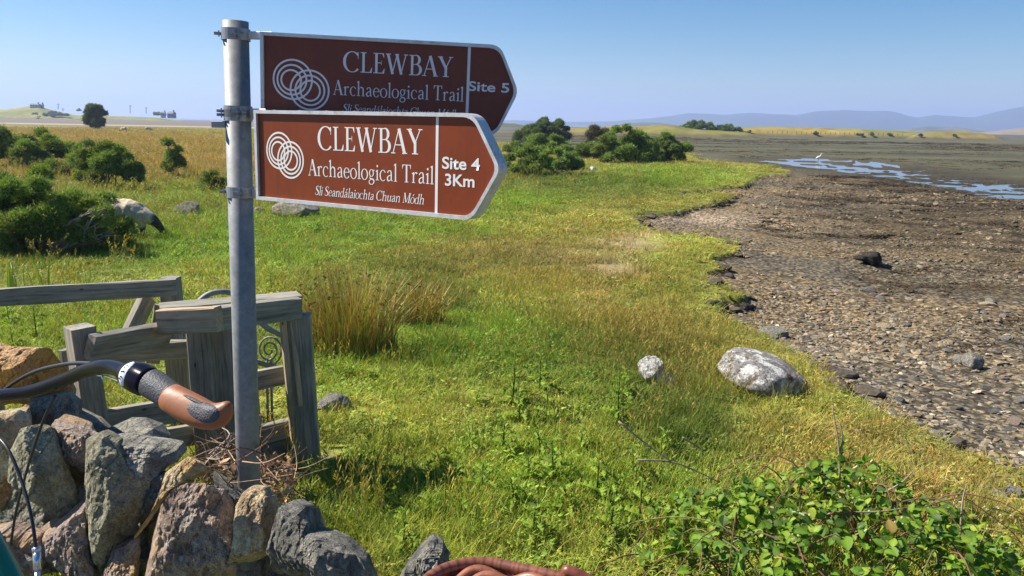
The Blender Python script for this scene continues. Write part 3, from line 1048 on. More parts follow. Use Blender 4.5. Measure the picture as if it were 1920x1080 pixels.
# bladder wrack lying on the flats
M_WEED = mat_leaf('seaweed', .1, .6, inst=True, spec=.12)
WEED = proto_coll('weed', [(blades(40, .2, .02, .06, .03, 3.5, 31 + i, seg=2), M_WEED) for i in range(3)])
x, y = fan(9, 48, 14, 6, 44)
S_ = shore_sd(x, y)
wn = fbm(np.stack([x, y], -1) * np.array([.9, 2.0]), 4, 71) + .3 * fbm(np.stack([x, y], -1) * np.array([.28, .5]), 4, 70)
pl = poly_sd(x, y, POOL)
k = (S_ > 2.0) & ((rng.uniform(size=len(x)) < sstep(.0, .25, wn) * .8) | ((pl > -.2) & (pl < 2.5) & (rng.uniform(size=len(x)) < .35)))
k &= pl > -.2
x, y, S_ = x[k], y[k], S_[k]
n = len(x); q = .8 + np.hypot(x, y) / 22
scatter('seaweed', np.stack([x, y, ground_z(x, y, S_)], -1), np.stack([q, q, np.ones(n)], -1) * rng.uniform(.6, 1.3, (n, 1)), rand_rot(n, .05), rng.integers(0, 3, n),
        np.array([.078, .06, .03]) * rng.uniform(.5, 1.7, (n, 1)), WEED)

# weed and small stones scattered over the open flats
x, y = fan(45, 210, 1.3, 4, 44)
S_ = shore_sd(x, y)
wn = fbm(np.stack([x, y], -1) * np.array([.05, .2]), 4, 171)
k = (S_ > 3) & (rng.uniform(size=len(x)) < sstep(-.05, .35, wn) * .9) & (poly_sd(x, y, POOL) > .3)
x, y, S_ = x[k], y[k], S_[k]
n = len(x); q = np.hypot(x, y) / 26
scatter('seaweed', np.stack([x, y, ground_z(x, y, S_)], -1), np.stack([q, q * .8, 1 + q * .15], -1) * rng.uniform(.5, 1.4, (n, 1)), rand_rot(n, .05), rng.integers(0, 3, n),
        np.array([.075, .062, .028]) * rng.uniform(.4, 2.2, (n, 1)), WEED)
# ------------------------------------------------------------------ serif lettering, drawn stroke by stroke
def stroke_path(pts, ws):
    """ribbon along pts with widths ws -> quads"""
    pts = np.array(pts, float); n = len(pts); ws = np.broadcast_to(np.array(ws, float), (n,))
    tg = np.gradient(pts, axis=0); tg /= np.maximum(np.linalg.norm(tg, axis=1, keepdims=True), 1e-9)
    nm = np.stack([-tg[:, 1], tg[:, 0]], 1)
    a, b = pts + nm * ws[:, None] / 2, pts - nm * ws[:, None] / 2
    return [np.array([a[i], b[i], b[i + 1], a[i + 1]]) for i in range(n - 1)]


def ln(x0, y0, x1, y1, w): return [('l', [(x0, y0), (x1, y1)], [w, w])]
def rc(x0, y0, x1, y1): return [('q', [(x0, y0), (x1, y0), (x1, y1), (x0, y1)])]
def tri(*p): return [('q', list(p))]


def arc(cx, cy, rx, ry, a0, a1, thick, thin):
    n = max(6, int(abs(a1 - a0) / 12))
    t = np.radians(np.linspace(a0, a1, n + 1))
    p = np.stack([cx + rx * np.cos(t), cy + ry * np.sin(t)], 1)
    w = thin + (thick - thin) * np.abs(np.cos(t)) ** 1.6
    return [('l', p, w)]


def cur(pts, ws, n=14):
    p = spline(pts, n)
    w = np.interp(np.linspace(0, 1, n + 1), np.linspace(0, 1, len(ws)), ws)
    return [('l', np.array(p), w)]


K, H = .125, .040          # stem and hairline


def stem(x, y0, y1, s0=True, s1=True, w=None, sl=.09):
    w = w or K
    g = rc(x - w / 2, y0, x + w / 2, y1)
    if s0: g += rc(x - w / 2 - sl, y0, x + w / 2 + sl, y0 + H)
    if s1: g += rc(x - w / 2 - sl, y1 - H, x + w / 2 + sl, y1)
    return g


def flag(x, y1): return tri((x - .06 - .12, y1 - .10), (x - .06, y1 - .14), (x - .06, y1), (x - .06, y1))


k_, h_ = .10, .036
XH = .62


def lstem(x, y0, y1, foot=True): return rc(x - k_ / 2, y0, x + k_ / 2, y1) + (rc(x - k_ / 2 - .08, y0, x + k_ / 2 + .08, y0 + h_) if foot else []) + tri((x - k_ / 2 - .11, y1 - .085), (x - k_ / 2, y1 - .12), (x + k_ / 2, y1 + .015), (x - k_ / 2, y1 - .03))


def shoulder(x0, x1): return cur([(x0 + .03, .42), (x0 + .12, .57), (x0 + .2, .60), (x1 - .03, .54), (x1, .40)], [.03, .05, .07, .10, k_], 12) + lstem(x1, 0, .42)[:1] + rc(x1 - k_ / 2 - .08, 0, x1 + k_ / 2 + .08, h_)


acute = lambda x: tri((x - .05, .72), (x - .01, .70), (x + .16, .90), (x + .05, .93))
G = {
    'C': (.86, arc(.46, .5, .40, .50, 42, 318, .15, .04) + rc(.745, .66, .775, .99) + tri((.66, .93), (.745, .80), (.775, .80), (.775, .99))),
    'L': (.68, stem(.20, 0, 1) + rc(.2, 0, .62, H) + tri((.50, 0), (.62, 0), (.65, .26), (.62, .26))),
    'E': (.68, stem(.20, 0, 1) + rc(.2, 0, .60, H) + rc(.2, 1 - H, .58, 1) + rc(.2, .50, .46, .50 + H) + tri((.48, 0), (.60, 0), (.63, .25), (.605, .25)) + tri((.48, 1), (.58, 1), (.60, .78), (.575, .78)) + rc(.445, .40, .465, .64)),
    'W': (1.20, ln(.13, 1, .38, .0, .135) + ln(.36, .02, .60, .98, .05) + ln(.58, 1, .83, 0, .135) + ln(.81, .02, 1.05, .98, .05) + rc(.02, 1 - H, .28, 1) + rc(.49, 1 - H, .70, 1) + rc(.95, 1 - H, 1.16, 1)),
    'B': (.74, stem(.20, 0, 1) + rc(.2, 0, .40, H) + rc(.2, 1 - H, .38, 1) + rc(.2, .52, .42, .52 + H) + arc(.37, .77, .20, .23, 90, -90, .14, .04) + arc(.40, .28, .24, .26, 90, -90, .15, .04)),
    'A': (.82, ln(.10, 0, .40, 1, .045) + ln(.40, 1.0, .70, 0, .145) + rc(.20, .33, .60, .33 + H) + rc(.0, 0, .22, H) + rc(.57, 0, .83, H)),
    'Y': (.80, ln(.12, 1, .42, .44, .14) + ln(.68, 1, .43, .46, .045) + rc(.36, 0, .49, .50) + rc(.27, 0, .58, H) + rc(.0, 1 - H, .26, 1) + rc(.57, 1 - H, .79, 1)),
    'T': (.76, stem(.38, 0, 1, True, False) + rc(.04, 1 - H, .72, 1) + tri((.04, 1), (.04, .76), (.065, .76), (.14, 1)) + tri((.62, 1), (.695, .76), (.72, .76), (.72, 1))),
    'S': (.62, cur([(.52, .82), (.46, .94), (.30, .985), (.13, .90), (.10, .74), (.22, .58), (.40, .46), (.52, .30), (.46, .09), (.28, .015), (.12, .07), (.06, .22)], [.03, .04, .05, .10, .13, .15, .15, .14, .10, .05, .04, .03], 30) + rc(.515, .70, .54, .98) + rc(.045, .02, .07, .30)),
    'M': (1.05, stem(.16, 0, 1, w=.05) + ln(.16, 1, .50, .06, .13) + ln(.52, .06, .86, 1, .045) + stem(.88, 0, 1, w=.13)),
    'r': (.47, lstem(.14, 0, .60) + cur([(.18, .44), (.26, .57), (.36, .58), (.41, .52)], [.03, .05, .08, .11], 8)),
    'c': (.54, arc(.29, .30, .23, .31, 50, 310, k_, .035) + tri((.40, .56), (.47, .43), (.50, .50), (.45, .57))),
    'h': (.68, lstem(.14, 0, 1.02) + shoulder(.14, .52)),
    'n': (.68, lstem(.14, 0, .60) + shoulder(.14, .52)),
    'u': (.68, lstem(.14, .16, .60, False) + cur([(.14, .20), (.17, .06), (.27, .015), (.40, .07), (.50, .17)], [k_, .09, .06, .04, .03], 10) + lstem(.52, 0, .60, False) + rc(.52, 0, .62, h_)),
    'a': (.56, cur([(.10, .47), (.16, .57), (.27, .605), (.37, .56), (.40, .44)], [.08, .06, .05, .08, k_], 10) + rc(.35, .06, .45, .45) + cur([(.40, .36), (.20, .30), (.09, .19), (.12, .05), (.22, .015), (.37, .10)], [.04, .06, .10, .10, .06, .03], 12) + tri((.35, .08), (.44, 0), (.53, .03), (.45, .08))),
    'e': (.54, arc(.28, .30, .22, .31, 8, 325, k_, .035) + rc(.09, .33, .49, .33 + h_)),
    'o': (.60, arc(.30, .30, .245, .31, 0, 360, k_, .035)),
    'l': (.29, lstem(.15, 0, 1.02)),
    'g': (.56, arc(.25, .40, .165, .20, 0, 360, .085, .035) + ln(.36, .55, .52, .58, .05) + cur([(.16, .22), (.11, .12), (.22, .06), (.40, .03), (.46, -.10), (.36, -.24), (.20, -.26), (.06, -.18), (.08, -.05), (.2, .03)], [.04, .06, .08, .09, .09, .05, .04, .07, .06, .03], 22)),
    'i': (.30, lstem(.15, 0, .60) + arc(.15, .82, .034, .034, 0, 360, .07, .07)),
    'd': (.64, arc(.27, .30, .21, .31, 35, 325, k_, .035) + rc(.43, 0, .53, 1.0) + tri((.33, .93), (.43, .91), (.53, 1.03), (.43, .98)) + rc(.48, 0, .62, h_)),
    't': (.38, rc(.13, .10, .23, .72) + tri((.13, .60), (.13, .72), (.23, .82), (.23, .60)) + rc(.03, .60 - h_, .36, .60) + cur([(.18, .12), (.20, .03), (.28, .01), (.36, .06)], [k_, .07, .05, .03], 8)),
    ' ': (.30, []),
}
G['á'] = (G['a'][0], G['a'][1] + acute(.25)); G['ó'] = (G['o'][0], G['o'][1] + acute(.28))


def text_quads(s, track=0.0, slant=0.0):
    x, out = 0.0, []
    for ch in s:
        adv, g = G[ch]
        for q in g:
            polys = [np.array(q[1], float)] if q[0] == 'q' else stroke_path(q[1], q[2])
            for p in polys:
                p = p + np.array([x, 0.0])
                p[:, 0] += slant * p[:, 1]
                out.append(p)
        x += adv + track
    return out, x - track


# ------------------------------------------------------------------ the fingerpost
pole_top, pole_bot = P(441.5, 40, 2.44), P(467, 925, 2.42)
pax = (pole_top - pole_bot).normalized()
gz = float(ground_z(np.array([pole_bot.x]), np.array([pole_bot.y]))[0])
pole_foot = pole_bot - pax * ((pole_bot.z - gz + .25) / pax.z)
post = empty('signpost', (pole_foot.x, pole_foot.y, gz), 'grey galvanised signpost behind the stone wall, carrying two brown trail fingers that point right', 'signpost')

M_GALV, t, b = mat_new('galvanised')
v = coords(t)
c = mix(t, ramp(t, noise(t, v, 22, 6, .7), [(.3, (.155, .16, .165)), (.55, (.225, .23, .235)), (.75, (.31, .31, .30))]), ramp(t, voro(t, v, 90, out='Color'), [(0, (.8, .8, .8)), (1, (1.1, 1.1, 1.1))]), .6, 'MULTIPLY')
t.links.new(c, b.inputs['Base Color']); b.inputs['Metallic'].default_value = .1; b.inputs['Roughness'].default_value = .6
bump(t, b, noise(t, v, 60, 4), .1, .002)
M_STEEL = plain('clamp_steel', (.30, .30, .31), .5, .5, .35, 60)
M_FRAME, t, b = mat_new('aluminium_frame')
v = coords(t)
c = mix(t, (.60, .61, .63), ramp(t, noise(t, v, 30, 7, .75), [(.3, (.24, .20, .15)), (.45, (.50, .47, .42)), (.62, (.68, .68, .68))]), ramp(t, noise(t, v, 7, 4), [(.4, (.15,) * 3), (.6, (.85,) * 3)]))
t.links.new(c, b.inputs['Base Color']); b.inputs['Roughness'].default_value = .5; b.inputs['Metallic'].default_value = .25


def mat_panel(nm, col):
    m, t, b = mat_new(nm)
    v = coords(t)
    c = mix(t, col, ramp(t, noise(t, v, 14, 6, .7), [(.3, tuple(x * .8 for x in col)), (.7, tuple(x * 1.12 for x in col))]), .7)
    c = mix(t, c, (.30, .22, .17), ramp(t, noise(t, v, 55, 6, .8), [(.70, (0, 0, 0)), (.80, (.35,) * 3)]))
    st_ = noise(t, coords(t, (70, 70, 5)), 1.0, 5, .65)
    c = mix(t, c, tuple(x * .55 + .012 for x in col), ramp(t, st_, [(.52, (0, 0, 0)), (.72, (.55,) * 3)]))
    c = mix(t, c, (.36, .30, .25), ramp(t, noise(t, v, 8, 8, .8), [(.60, (0, 0, 0)), (.78, (.22,) * 3)]))
    t.links.new(c, b.inputs['Base Color']); b.inputs['Roughness'].default_value = .42; b.inputs['Specular IOR Level'].default_value = .25
    return m


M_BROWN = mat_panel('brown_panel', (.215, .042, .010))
M_BROWN2 = mat_panel('brown_panel_shaded', (.17, .048, .03))  # shaded copy of the panel brown, the shade put into the colour
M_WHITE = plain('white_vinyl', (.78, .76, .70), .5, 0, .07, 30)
M_WHITE2 = plain('white_vinyl_shaded', (.66, .66, .68), .5, 0, .1, 30)  # print white greyed for the upper finger, its shade painted in

pm = MB(); pm.tube([pole_foot, pole_top], .038, 32); pm.build('pole', M_GALV, post, sm=False)
for p_ in post.children:
    p_.data.polygons.foreach_set('use_smooth', [len(q.vertices) == 4 for q in p_.data.polygons])


def finger(tl, tr, L, Hh, lines, label, mpan, mwht, shade, dvu=.796):
    ux = (tr - tl).normalized()
    vz = (pax - ux * pax.dot(ux)).normalized()
    ny = vz.cross(ux)                                  # away from the reader
    def W(u, w, d=0.0): return tl + ux * u + vz * (-w) + ny * d
    c0 = .92 * L if dvu > .78 else .905 * L                                      # where the point begins
    def outline(ins):
        i = ins
        pts = [(i, i), ]
        corner = lambda p, a, bb, r: [tuple((1 - s) ** 2 * np.array(a) + 2 * s * (1 - s) * np.array(p) + s * s * np.array(bb)) for s in np.linspace(0, 1, 6)]
        sl_ = (L - c0) / (Hh / 2)
        k = i * (math.sqrt(1 + sl_ * sl_) - sl_)
        A = (c0 - k * .3 - i * .2, i); T = (L - i * math.sqrt(1 + sl_ ** 2) * .95, Hh / 2); B = (A[0], Hh - i)
        dA = np.array(T) - np.array(A); dA /= np.linalg.norm(dA); dB = np.array(T) - np.array(B); dB /= np.linalg.norm(dB)
        r = .030
        pts += corner(A, (A[0] - r, A[1]), tuple(np.array(A) + dA * r), r)
        pts += corner(T, tuple(np.array(T) - dA * r * .8), tuple(np.array(T) - dB * r * .8), r)
        pts += corner(B, tuple(np.array(B) + dB * r), (B[0] - r, B[1]), r)
        pts += [(i, Hh - i)]
        return pts
    lip, dep = .010, .042
    o1, o2 = outline(0), outline(lip)
    n = len(o1)
    # panel
    mb = MB()
    a = [tuple(W(u, w, .008)) for u, w in outline(lip * .8)]; bk = [tuple(W(u, w, .011)) for u, w in outline(lip * .8)]
    mb.add(a + bk, [tuple(range(n)), tuple(range(2 * n - 1, n - 1, -1))] + [(i, (i + 1) % n, n + (i + 1) % n, n + i) for i in range(n)])
    pan = mb.build('sign_board', mpan, post); pan['label'] = label
    # frame: a tray rim, outer wall, front lip, inner wall
    mb = MB()
    rings = [(o1, 0.0), (o1, dep), (o2, dep), (o2, 0.0)]
    vs = [tuple(W(u, w, d)) for o, d in rings for u, w in o]
    fs = []
    for k in range(4):
        k2 = (k + 1) % 4
        fs += [(k * n + i, k * n + (i + 1) % n, k2 * n + (i + 1) % n, k2 * n + i) for i in range(n)]
    mb.add(vs, fs)
    mb.build('sign_frame', M_FRAME, pan)
    # rivets in the rim
    mb = MB()
    for f in np.arange(.08, .86, .12):
        for w in (-.0005, Hh + .0005):
            mb.box(W(f * L, w, .02), ux * .004, vz * .0015, ny * .004)
    mb.build('rivet', M_STEEL, pan)['kind'] = 'stuff'
    # printed parts stand half a millimetre proud of the panel
    def print_quads(name, quads, x0, base, sx, sy):
        mb = MB()
        for k, q in enumerate(quads):
            q = q[::1]
            d = .0076 - .000004 * (k % 60)
            mb.add([tuple(W(x0 + p[0] * sx, base - p[1] * sy, d)) for p in q], [tuple(range(len(q)))])
        return mb.build(name, mwht, pan)
    for (txt, x0, x1, base, cap, slant, trk) in lines:
        qs, adv = text_quads(txt, trk, slant)
        s = (x1 - x0) / adv
        o = print_quads('lettering', qs, x0, base, s, cap)
    # interlaced rings
    qs = []
    for cx, cy in ((.122 * L, .495 * Hh), (.187 * L, .60 * Hh)) if dvu > .78 else ((.112 * L, .435 * Hh), (.163 * L, .53 * Hh)):
        for rr in ((.0575, .0435, .0295) if dvu > .78 else (.052, .0395, .027)):
            t_ = np.radians(np.arange(0, 361, 9))
            off = (.0575 - rr) * .35
            qs += stroke_path(np.stack([cx + off * (-1 if cx < .15 * L else .3) * .5 + rr * np.cos(t_), -(cy + off * .2) + rr * np.sin(t_)], 1), .0054)
    print_quads('emblem', qs, 0, 0, 1, 1)
    dv = dvu * L
    qs = [np.array([(dv, -lip), (dv + .0085, -lip), (dv + .0085, -(Hh - lip)), (dv, -(Hh - lip))])]
    print_quads('dividing_line', qs, 0, 0, 1, 1)
    # heavy sans text
    for (txt, x0, x1, base, cap) in shade:
        cu = bpy.data.curves.new('site', 'FONT'); cu.body = txt; cu.size = 1; cu.offset = .02; cu.extrude = 0
        ob = bpy.data.objects.new('site', cu); COL.objects.link(ob)
        dg = bpy.context.evaluated_depsgraph_get(); dg.update()
        me = bpy.data.meshes.new_from_object(ob.evaluated_get(dg))
        bpy.data.objects.remove(ob)
        co = np.array([q.co[:] for q in me.vertices])
        w0, w1 = co[:, 0].min(), co[:, 0].max()
        dig = co[:, 1].max()
        for q in me.vertices:
            q.co = W(x0 + (q.co.x - w0) / (w1 - w0) * (x1 - x0), base - q.co.y / dig * cap, .0072)
        me.materials.clear()
        link('lettering', me, mwht, pan)
    return W, ux, vz, ny


def lay(L, Hh, px=487.0):
    s = L / px
    return s


Lu, Hu = (P(972, 150, 2.42) - P(487, 140, 2.40)).length, .268
s = Lu / 487
up_lines = [('CLEWBAY', 154 * s, 361 * s, 63.5 * s, 37 * s, 0, -.02), ('Archaeological Trail', 135 * s, 383 * s, 107 * s, 27 * s, 0, .03), ('Sli Seandálaiochta Chuan Módh', 153 * s, 373 * s, 138 * s, 15 * s, .22, 0)]
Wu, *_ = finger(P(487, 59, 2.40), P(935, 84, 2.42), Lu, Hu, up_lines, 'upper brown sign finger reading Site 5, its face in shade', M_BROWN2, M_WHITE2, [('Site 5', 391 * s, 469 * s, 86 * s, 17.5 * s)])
up_u, up_v, up_n = _
tl2, tr2 = P(475, 206, 2.36), P(888, 212, 1.955)
Ll = (tr2 - tl2).length / .905; s2 = Ll / 487; HL = .266
lo_lines = [('CLEWBAY', .291 * Ll, .719 * Ll, .405 * HL, .245 * HL, 0, -.02), ('Archaeological Trail', .245 * Ll, .762 * Ll, .685 * HL, .175 * HL, 0, .03), ('Sli Seandálaiochta Chuan Módh', .274 * Ll, .726 * Ll, .89 * HL, .10 * HL, .22, 0)]
Wl, lo_u, lo_v, lo_n = finger(tl2, tr2, Ll, HL, lo_lines, 'lower brown sign finger reading Site 4 3Km, lit by the sun', M_BROWN, M_WHITE,
                              [('Site 4', .792 * Ll, .925 * Ll, .525 * HL, .113 * HL), ('3Km', .803 * Ll, .908 * Ll, .685 * HL, .113 * HL)], .767)


def clamp(at, W, ux, ny, w, arm):
    """band round the pole with a bolt, and the lug that carries the finger"""
    t_ = (at - pole_foot).dot(pax); c = pole_foot + pax * t_
    mb = MB(); mb.tube([c - pax * .017, c + pax * .017], .0425, 28)
    o = mb.build('clamp', M_STEEL, post)
    view = (Vector((0, 0, CAM_Z)) - c); view = (view - pax * view.dot(pax)).normalized(); side = pax.cross(view)
    mb = MB()
    p = c + view * .046
    mb.tube([p - side * .020, p + side * .022], .0048, 6); mb.tube([p - side * .006, p - side * .001], .0105, 6); mb.tube([p + side * .010, p + side * .015], .0105, 6)
    mb.box(p - side * .0035 - view * .004, view * .010, side * .002, pax * .014); mb.box(p + side * .0075 - view * .004, view * .010, side * .002, pax * .014)
    mb.build('bolt', M_STEEL, o)
    mb = MB()
    p2 = c - side * .046
    mb.tube([p2 - side * .016, p2 + side * .006], .005, 6); mb.tube([p2 - side * .004, p2], .010, 6)
    mb.build('bolt', M_STEEL, o)
    if arm:
        mb = MB()
        e = W(.03, w, .02)
        a = c + side * .03 + view * .006
        dd = (e - a)
        mb.box((a + e) / 2, dd / 2, pax * .011, view * .012, bev=.002)
        mb.build('arm', M_FRAME, o)
    return o


clamp(Wu(0, .008), Wu, up_u, up_n, .008, True)
clamp(Wu(0, Hu - .022), Wu, up_u, up_n, Hu - .022, True)
clamp(Wl(0, .006), Wl, lo_u, lo_n, .006, True)
clamp(Wl(0, .252), Wl, lo_u, lo_n, .258, True)
# stop end of the band that sticks out to the left
c = pole_foot + pax * ((Wl(0, .04) - pole_foot).dot(pax))
mb = MB(); mb.box(c + Vector((-.055, -.01, -.005)), Vector((.022, 0, 0)), Vector((0, .012, 0)), Vector((0, 0, .010)), bev=.002); mb.build('clamp_lug', M_STEEL, post)

# ------------------------------------------------------------------ dry stone wall: capping and face stones, each its own
M_R = {
    'grey': mat_rock('stone_grey', (0.330, 0.315, 0.270), (0.525, 0.492, 0.409), (0.699, 0.649, 0.470), .60, 9),
    'green': mat_rock('stone_grey_green', (0.389, 0.362, 0.252), (0.544, 0.502, 0.348), (0.641, 0.612, 0.418), .60, 10),
    'pink': mat_rock('stone_pinkish', (0.485, 0.371, 0.305), (0.750, 0.612, 0.504), (0.750, 0.750, 0.748), .58, 14, stain=(0.699, 0.463, 0.260)),
    'orange': mat_rock('stone_iron_stained', (0.641, 0.389, 0.209), (0.750, 0.557, 0.295), (0.750, 0.631, 0.452), .66, 8, stain=(0.750, 0.408, 0.104)),
    'tan': mat_rock('stone_tan', (0.661, 0.483, 0.295), (0.750, 0.686, 0.434), (0.750, 0.750, 0.574), .64, 9),
    'dark': mat_rock('stone_slate', (0.225, 0.215, 0.189), (0.417, 0.388, 0.325), (0.600, 0.570, 0.510), .62, 12, bmp=1.0),
}


def slab(outline, Y, thick, seed, mat, amp=.012, cuts=6, tx=.4, ty=.4, n=150, layers=84, soft=.02):
    """a stone whose silhouette is outline (photo positions, its middle Y metres off), thick metres through"""
    r = np.random.default_rng(seed)
    c2 = np.mean(outline, 0)
    c = P(c2[0], c2[1], Y)
    view = Vector((c.x, c.y, 0)).normalized()
    dn = (view + Vector((tx, 0, 0)) * .7 + Vector((0, 0, -ty * .7))).normalized()
    pl = lambda a, b: Y * (1 - tx * (a - c2[0]) / F_PX + ty * (c2[1] - b) / F_PX)
    pts = [P(a, b, pl(a, b)) for a, b in outline]
    pts = np.array(pts)
    seg = np.linalg.norm(np.roll(pts, -1, 0) - pts, axis=1); cum = np.concatenate([[0], np.cumsum(seg)])
    tt = np.linspace(0, cum[-1], n, endpoint=False)
    ext = np.concatenate([pts, pts[:1]])
    ring = np.stack([np.interp(tt, cum, ext[:, k]) for k in range(3)], 1)
    ring = ring * (1 - 2 * soft) + (np.roll(ring, 1, 0) + np.roll(ring, -1, 0)) * soft
    cc = ring.mean(0)
    s1 = np.linspace(.035, 1, int(layers * .62)) ** .85; s2 = np.linspace(1, .05, layers - len(s1) + 1)[1:]
    vs = []
    for k_i, sc in enumerate(np.concatenate([s1, s2])):
        off = (1 - min(sc, 1) ** 6) ** (1 / 6) * (-1 if k_i < len(s1) else 1)
        vs.append(cc + (ring - cc) * sc + np.array(dn) * off * thick * .5)
    vs = np.concatenate([np.concatenate(vs), [cc - np.array(dn) * thick * .5], [cc + np.array(dn) * thick * .5]])
    # broken facets on the face
    for _ in range(cuts):
        nv = -np.array(view) * 1.0 + r.normal(0, .6, 3); nv /= np.linalg.norm(nv)
        d = (vs - cc) @ nv
        lim = np.quantile(d, r.uniform(.78, .95))
        vs = vs - np.maximum(d - lim, 0)[:, None] * nv * .9
    scale = 1 / max(.05, float(np.linalg.norm(ring - cc, axis=1).mean()))
    sn = r.normal(0, 1, 3); sn /= np.linalg.norm(sn); sn = sn * .6 + np.array(view) * .8
    st = (vs - cc) @ sn * scale * 5.5 + 1.6 * fbm(vs * scale * 1.2, 3, seed + 3)
    ter = np.floor(st) + sstep(.72, 1.0, st - np.floor(st)) - st          # slaty steps
    dsp = fbm(vs * scale * 1.3, 3, seed, .5) * 2.2 + ter * .6 - np.abs(fbm(vs * scale * np.array([3.0, 3.0, 1.6]), 4, seed + 5, .6)) * 3.2 + 1.2 * fbm(vs * 34, 4, seed + 9, .65) - 1.3 * np.abs(fbm(vs * np.array([22, 22, 9.]), 4, seed + 13, .6))
    dirv = vs - cc; dirv /= np.linalg.norm(dirv, axis=1, keepdims=True)
    vs = vs + (dirv * .45 - np.array(view) * .7) * (dsp * amp)[:, None]
    f = []
    for i in range(layers - 1):
        for k in range(n):
            f.append((i * n + k, i * n + (k + 1) % n, (i + 1) * n + (k + 1) % n, (i + 1) * n + k))
    a, b = layers * n, layers * n + 1
    for k in range(n):
        f.append((a, (k + 1) % n, k)); f.append((b, (layers - 1) * n + k, (layers - 1) * n + (k + 1) % n))
    mb = MB(); mb.add(vs, f)
    o = mb.build('stone', mat, WALL, sm=False)
    return o


WALL = empty('stone_wall', (-.9, 2.5, 0.0), 'rough dry stone wall of upright grey and tan slabs at the lower left, below the handlebar', 'wall')
ST = [
    ([(-90, 672), (-20, 668), (45, 669), (98, 671), (120, 688), (150, 712), (148, 738), (90, 748), (20, 742), (-90, 756)], 2.95, .45, 'orange', 1),
    ([(-60, 742), (20, 744), (58, 764), (66, 792), (48, 834), (34, 900), (10, 960), (-60, 970)], 2.62, .30, 'tan', 2),
    ([(62, 742), (130, 728), (152, 748), (150, 800), (122, 850), (90, 822), (62, 800)], 2.85, .25, 'grey', 3),
    ([(30, 840), (52, 800), (78, 793), (97, 800), (112, 852), (138, 936), (134, 966), (98, 1000), (48, 1012), (18, 968), (26, 900)], 2.42, .20, 'green', 4),
    ([(98, 792), (118, 768), (146, 752), (166, 770), (180, 800), (190, 816), (172, 900), (152, 930), (130, 936), (112, 880)], 2.58, .25, 'pink', 5),
    ([(168, 818), (196, 806), (226, 822), (240, 850), (254, 872), (284, 884), (284, 940), (262, 990), (232, 1012), (222, 1092), (190, 1092), (172, 1000), (166, 900)], 2.36, .22, 'green', 6),
    ([(206, 818), (250, 811), (300, 828), (330, 846), (338, 862), (322, 874), (302, 884), (284, 924), (262, 906), (234, 868)], 2.48, .30, 'grey', 7),
    ([(312, 884), (344, 866), (360, 850), (388, 868), (396, 884), (422, 908), (440, 940), (446, 1000), (436, 1092), (268, 1092), (284, 1010), (298, 950)], 2.26, .26, 'pink', 8),
    ([(446, 944), (458, 920), (476, 909), (498, 912), (516, 930), (526, 960), (520, 1010), (506, 1095), (424, 1095), (440, 1010)], 2.16, .16, 'tan', 9),
    ([(522, 985), (534, 946), (552, 936), (572, 948), (577, 985), (584, 952), (590, 992), (622, 1000), (652, 1014), (688, 1050), (704, 1098), (500, 1098), (508, 1040)], 2.02, .2, 'dark', 10),
    ([(742, 1100), (764, 1060), (788, 1030), (812, 1008), (832, 1018), (842, 1040), (858, 1052), (850, 1100)], 1.84, .14, 'dark', 11),
    ([(60, 1012), (118, 968), (170, 936), (176, 1010), (200, 1095), (80, 1095)], 2.34, .24, 'pink', 12),
    ([(-40, 1000), (20, 985), (70, 1008), (100, 1095), (-40, 1095)], 2.3, .24, 'pink', 13),
    ([(190, 1080), (212, 1020), (262, 1000), (290, 1090)], 2.3, .2, 'pink', 14),
    ([(268, 960), (290, 885), (330, 880), (330, 980)], 2.42, .22, 'dark', 15),
    ([(120, 930), (170, 900), (180, 980), (140, 1010)], 2.5, .2, 'grey', 16),
    ([(400, 890), (470, 930), (460, 1010), (420, 1010)], 2.36, .2, 'dark', 17),
    ([(-80, 830), (60, 840), (170, 830), (200, 960), (210, 1120), (-80, 1120)], 2.86, .2, 'grey', 18),
    ([(170, 880), (300, 880), (330, 980), (320, 1130), (170, 1130)], 2.70, .2, 'dark', 19),
    ([(470, 960), (560, 985), (640, 1040), (660, 1130), (450, 1130)], 2.38, .2, 'dark', 20),
    ([(130, 760), (200, 812), (190, 900), (120, 920)], 2.82, .2, 'dark', 21),
]
LB = {1: 'flat capping stone with a rust orange top', 8: 'broad rough stone with a bright orange split edge', 9: 'upright tan slab at the foot of the pole', 11: 'small pointed slate beside the basket'}
for (o_, Y, th, mt, sd_) in ST:
    ob = slab(o_, Y, th, 200 + sd_, M_R[mt], amp=.0062 if sd_ not in (8, 12, 13) else .0095, tx=.0 if sd_ == 1 else .24 + .26 * math.sin(sd_ * 2.1), ty=.8 if sd_ == 1 else .36 + .22 * math.cos(sd_ * 1.3))
    if sd_ in LB: ob['label'] = LB[sd_]
# the split, iron-stained edge of the big stone
ob = slab([(252, 1012), (272, 985), (300, 940), (322, 900), (350, 884), (396, 884), (382, 866), (360, 851), (342, 864), (314, 884), (300, 930), (284, 965)], 2.13, .06, 231, mat_rock('stone_split_edge', (.62, .40, .17), (.72, .56, .34), (.75, .66, .5), .6, 9, stain=(.62, .29, .07)), amp=.005, n=110, layers=40, cuts=2, soft=.0, tx=.45, ty=.5)
ob['label'] = 'sliver of bright orange and cream split rock'
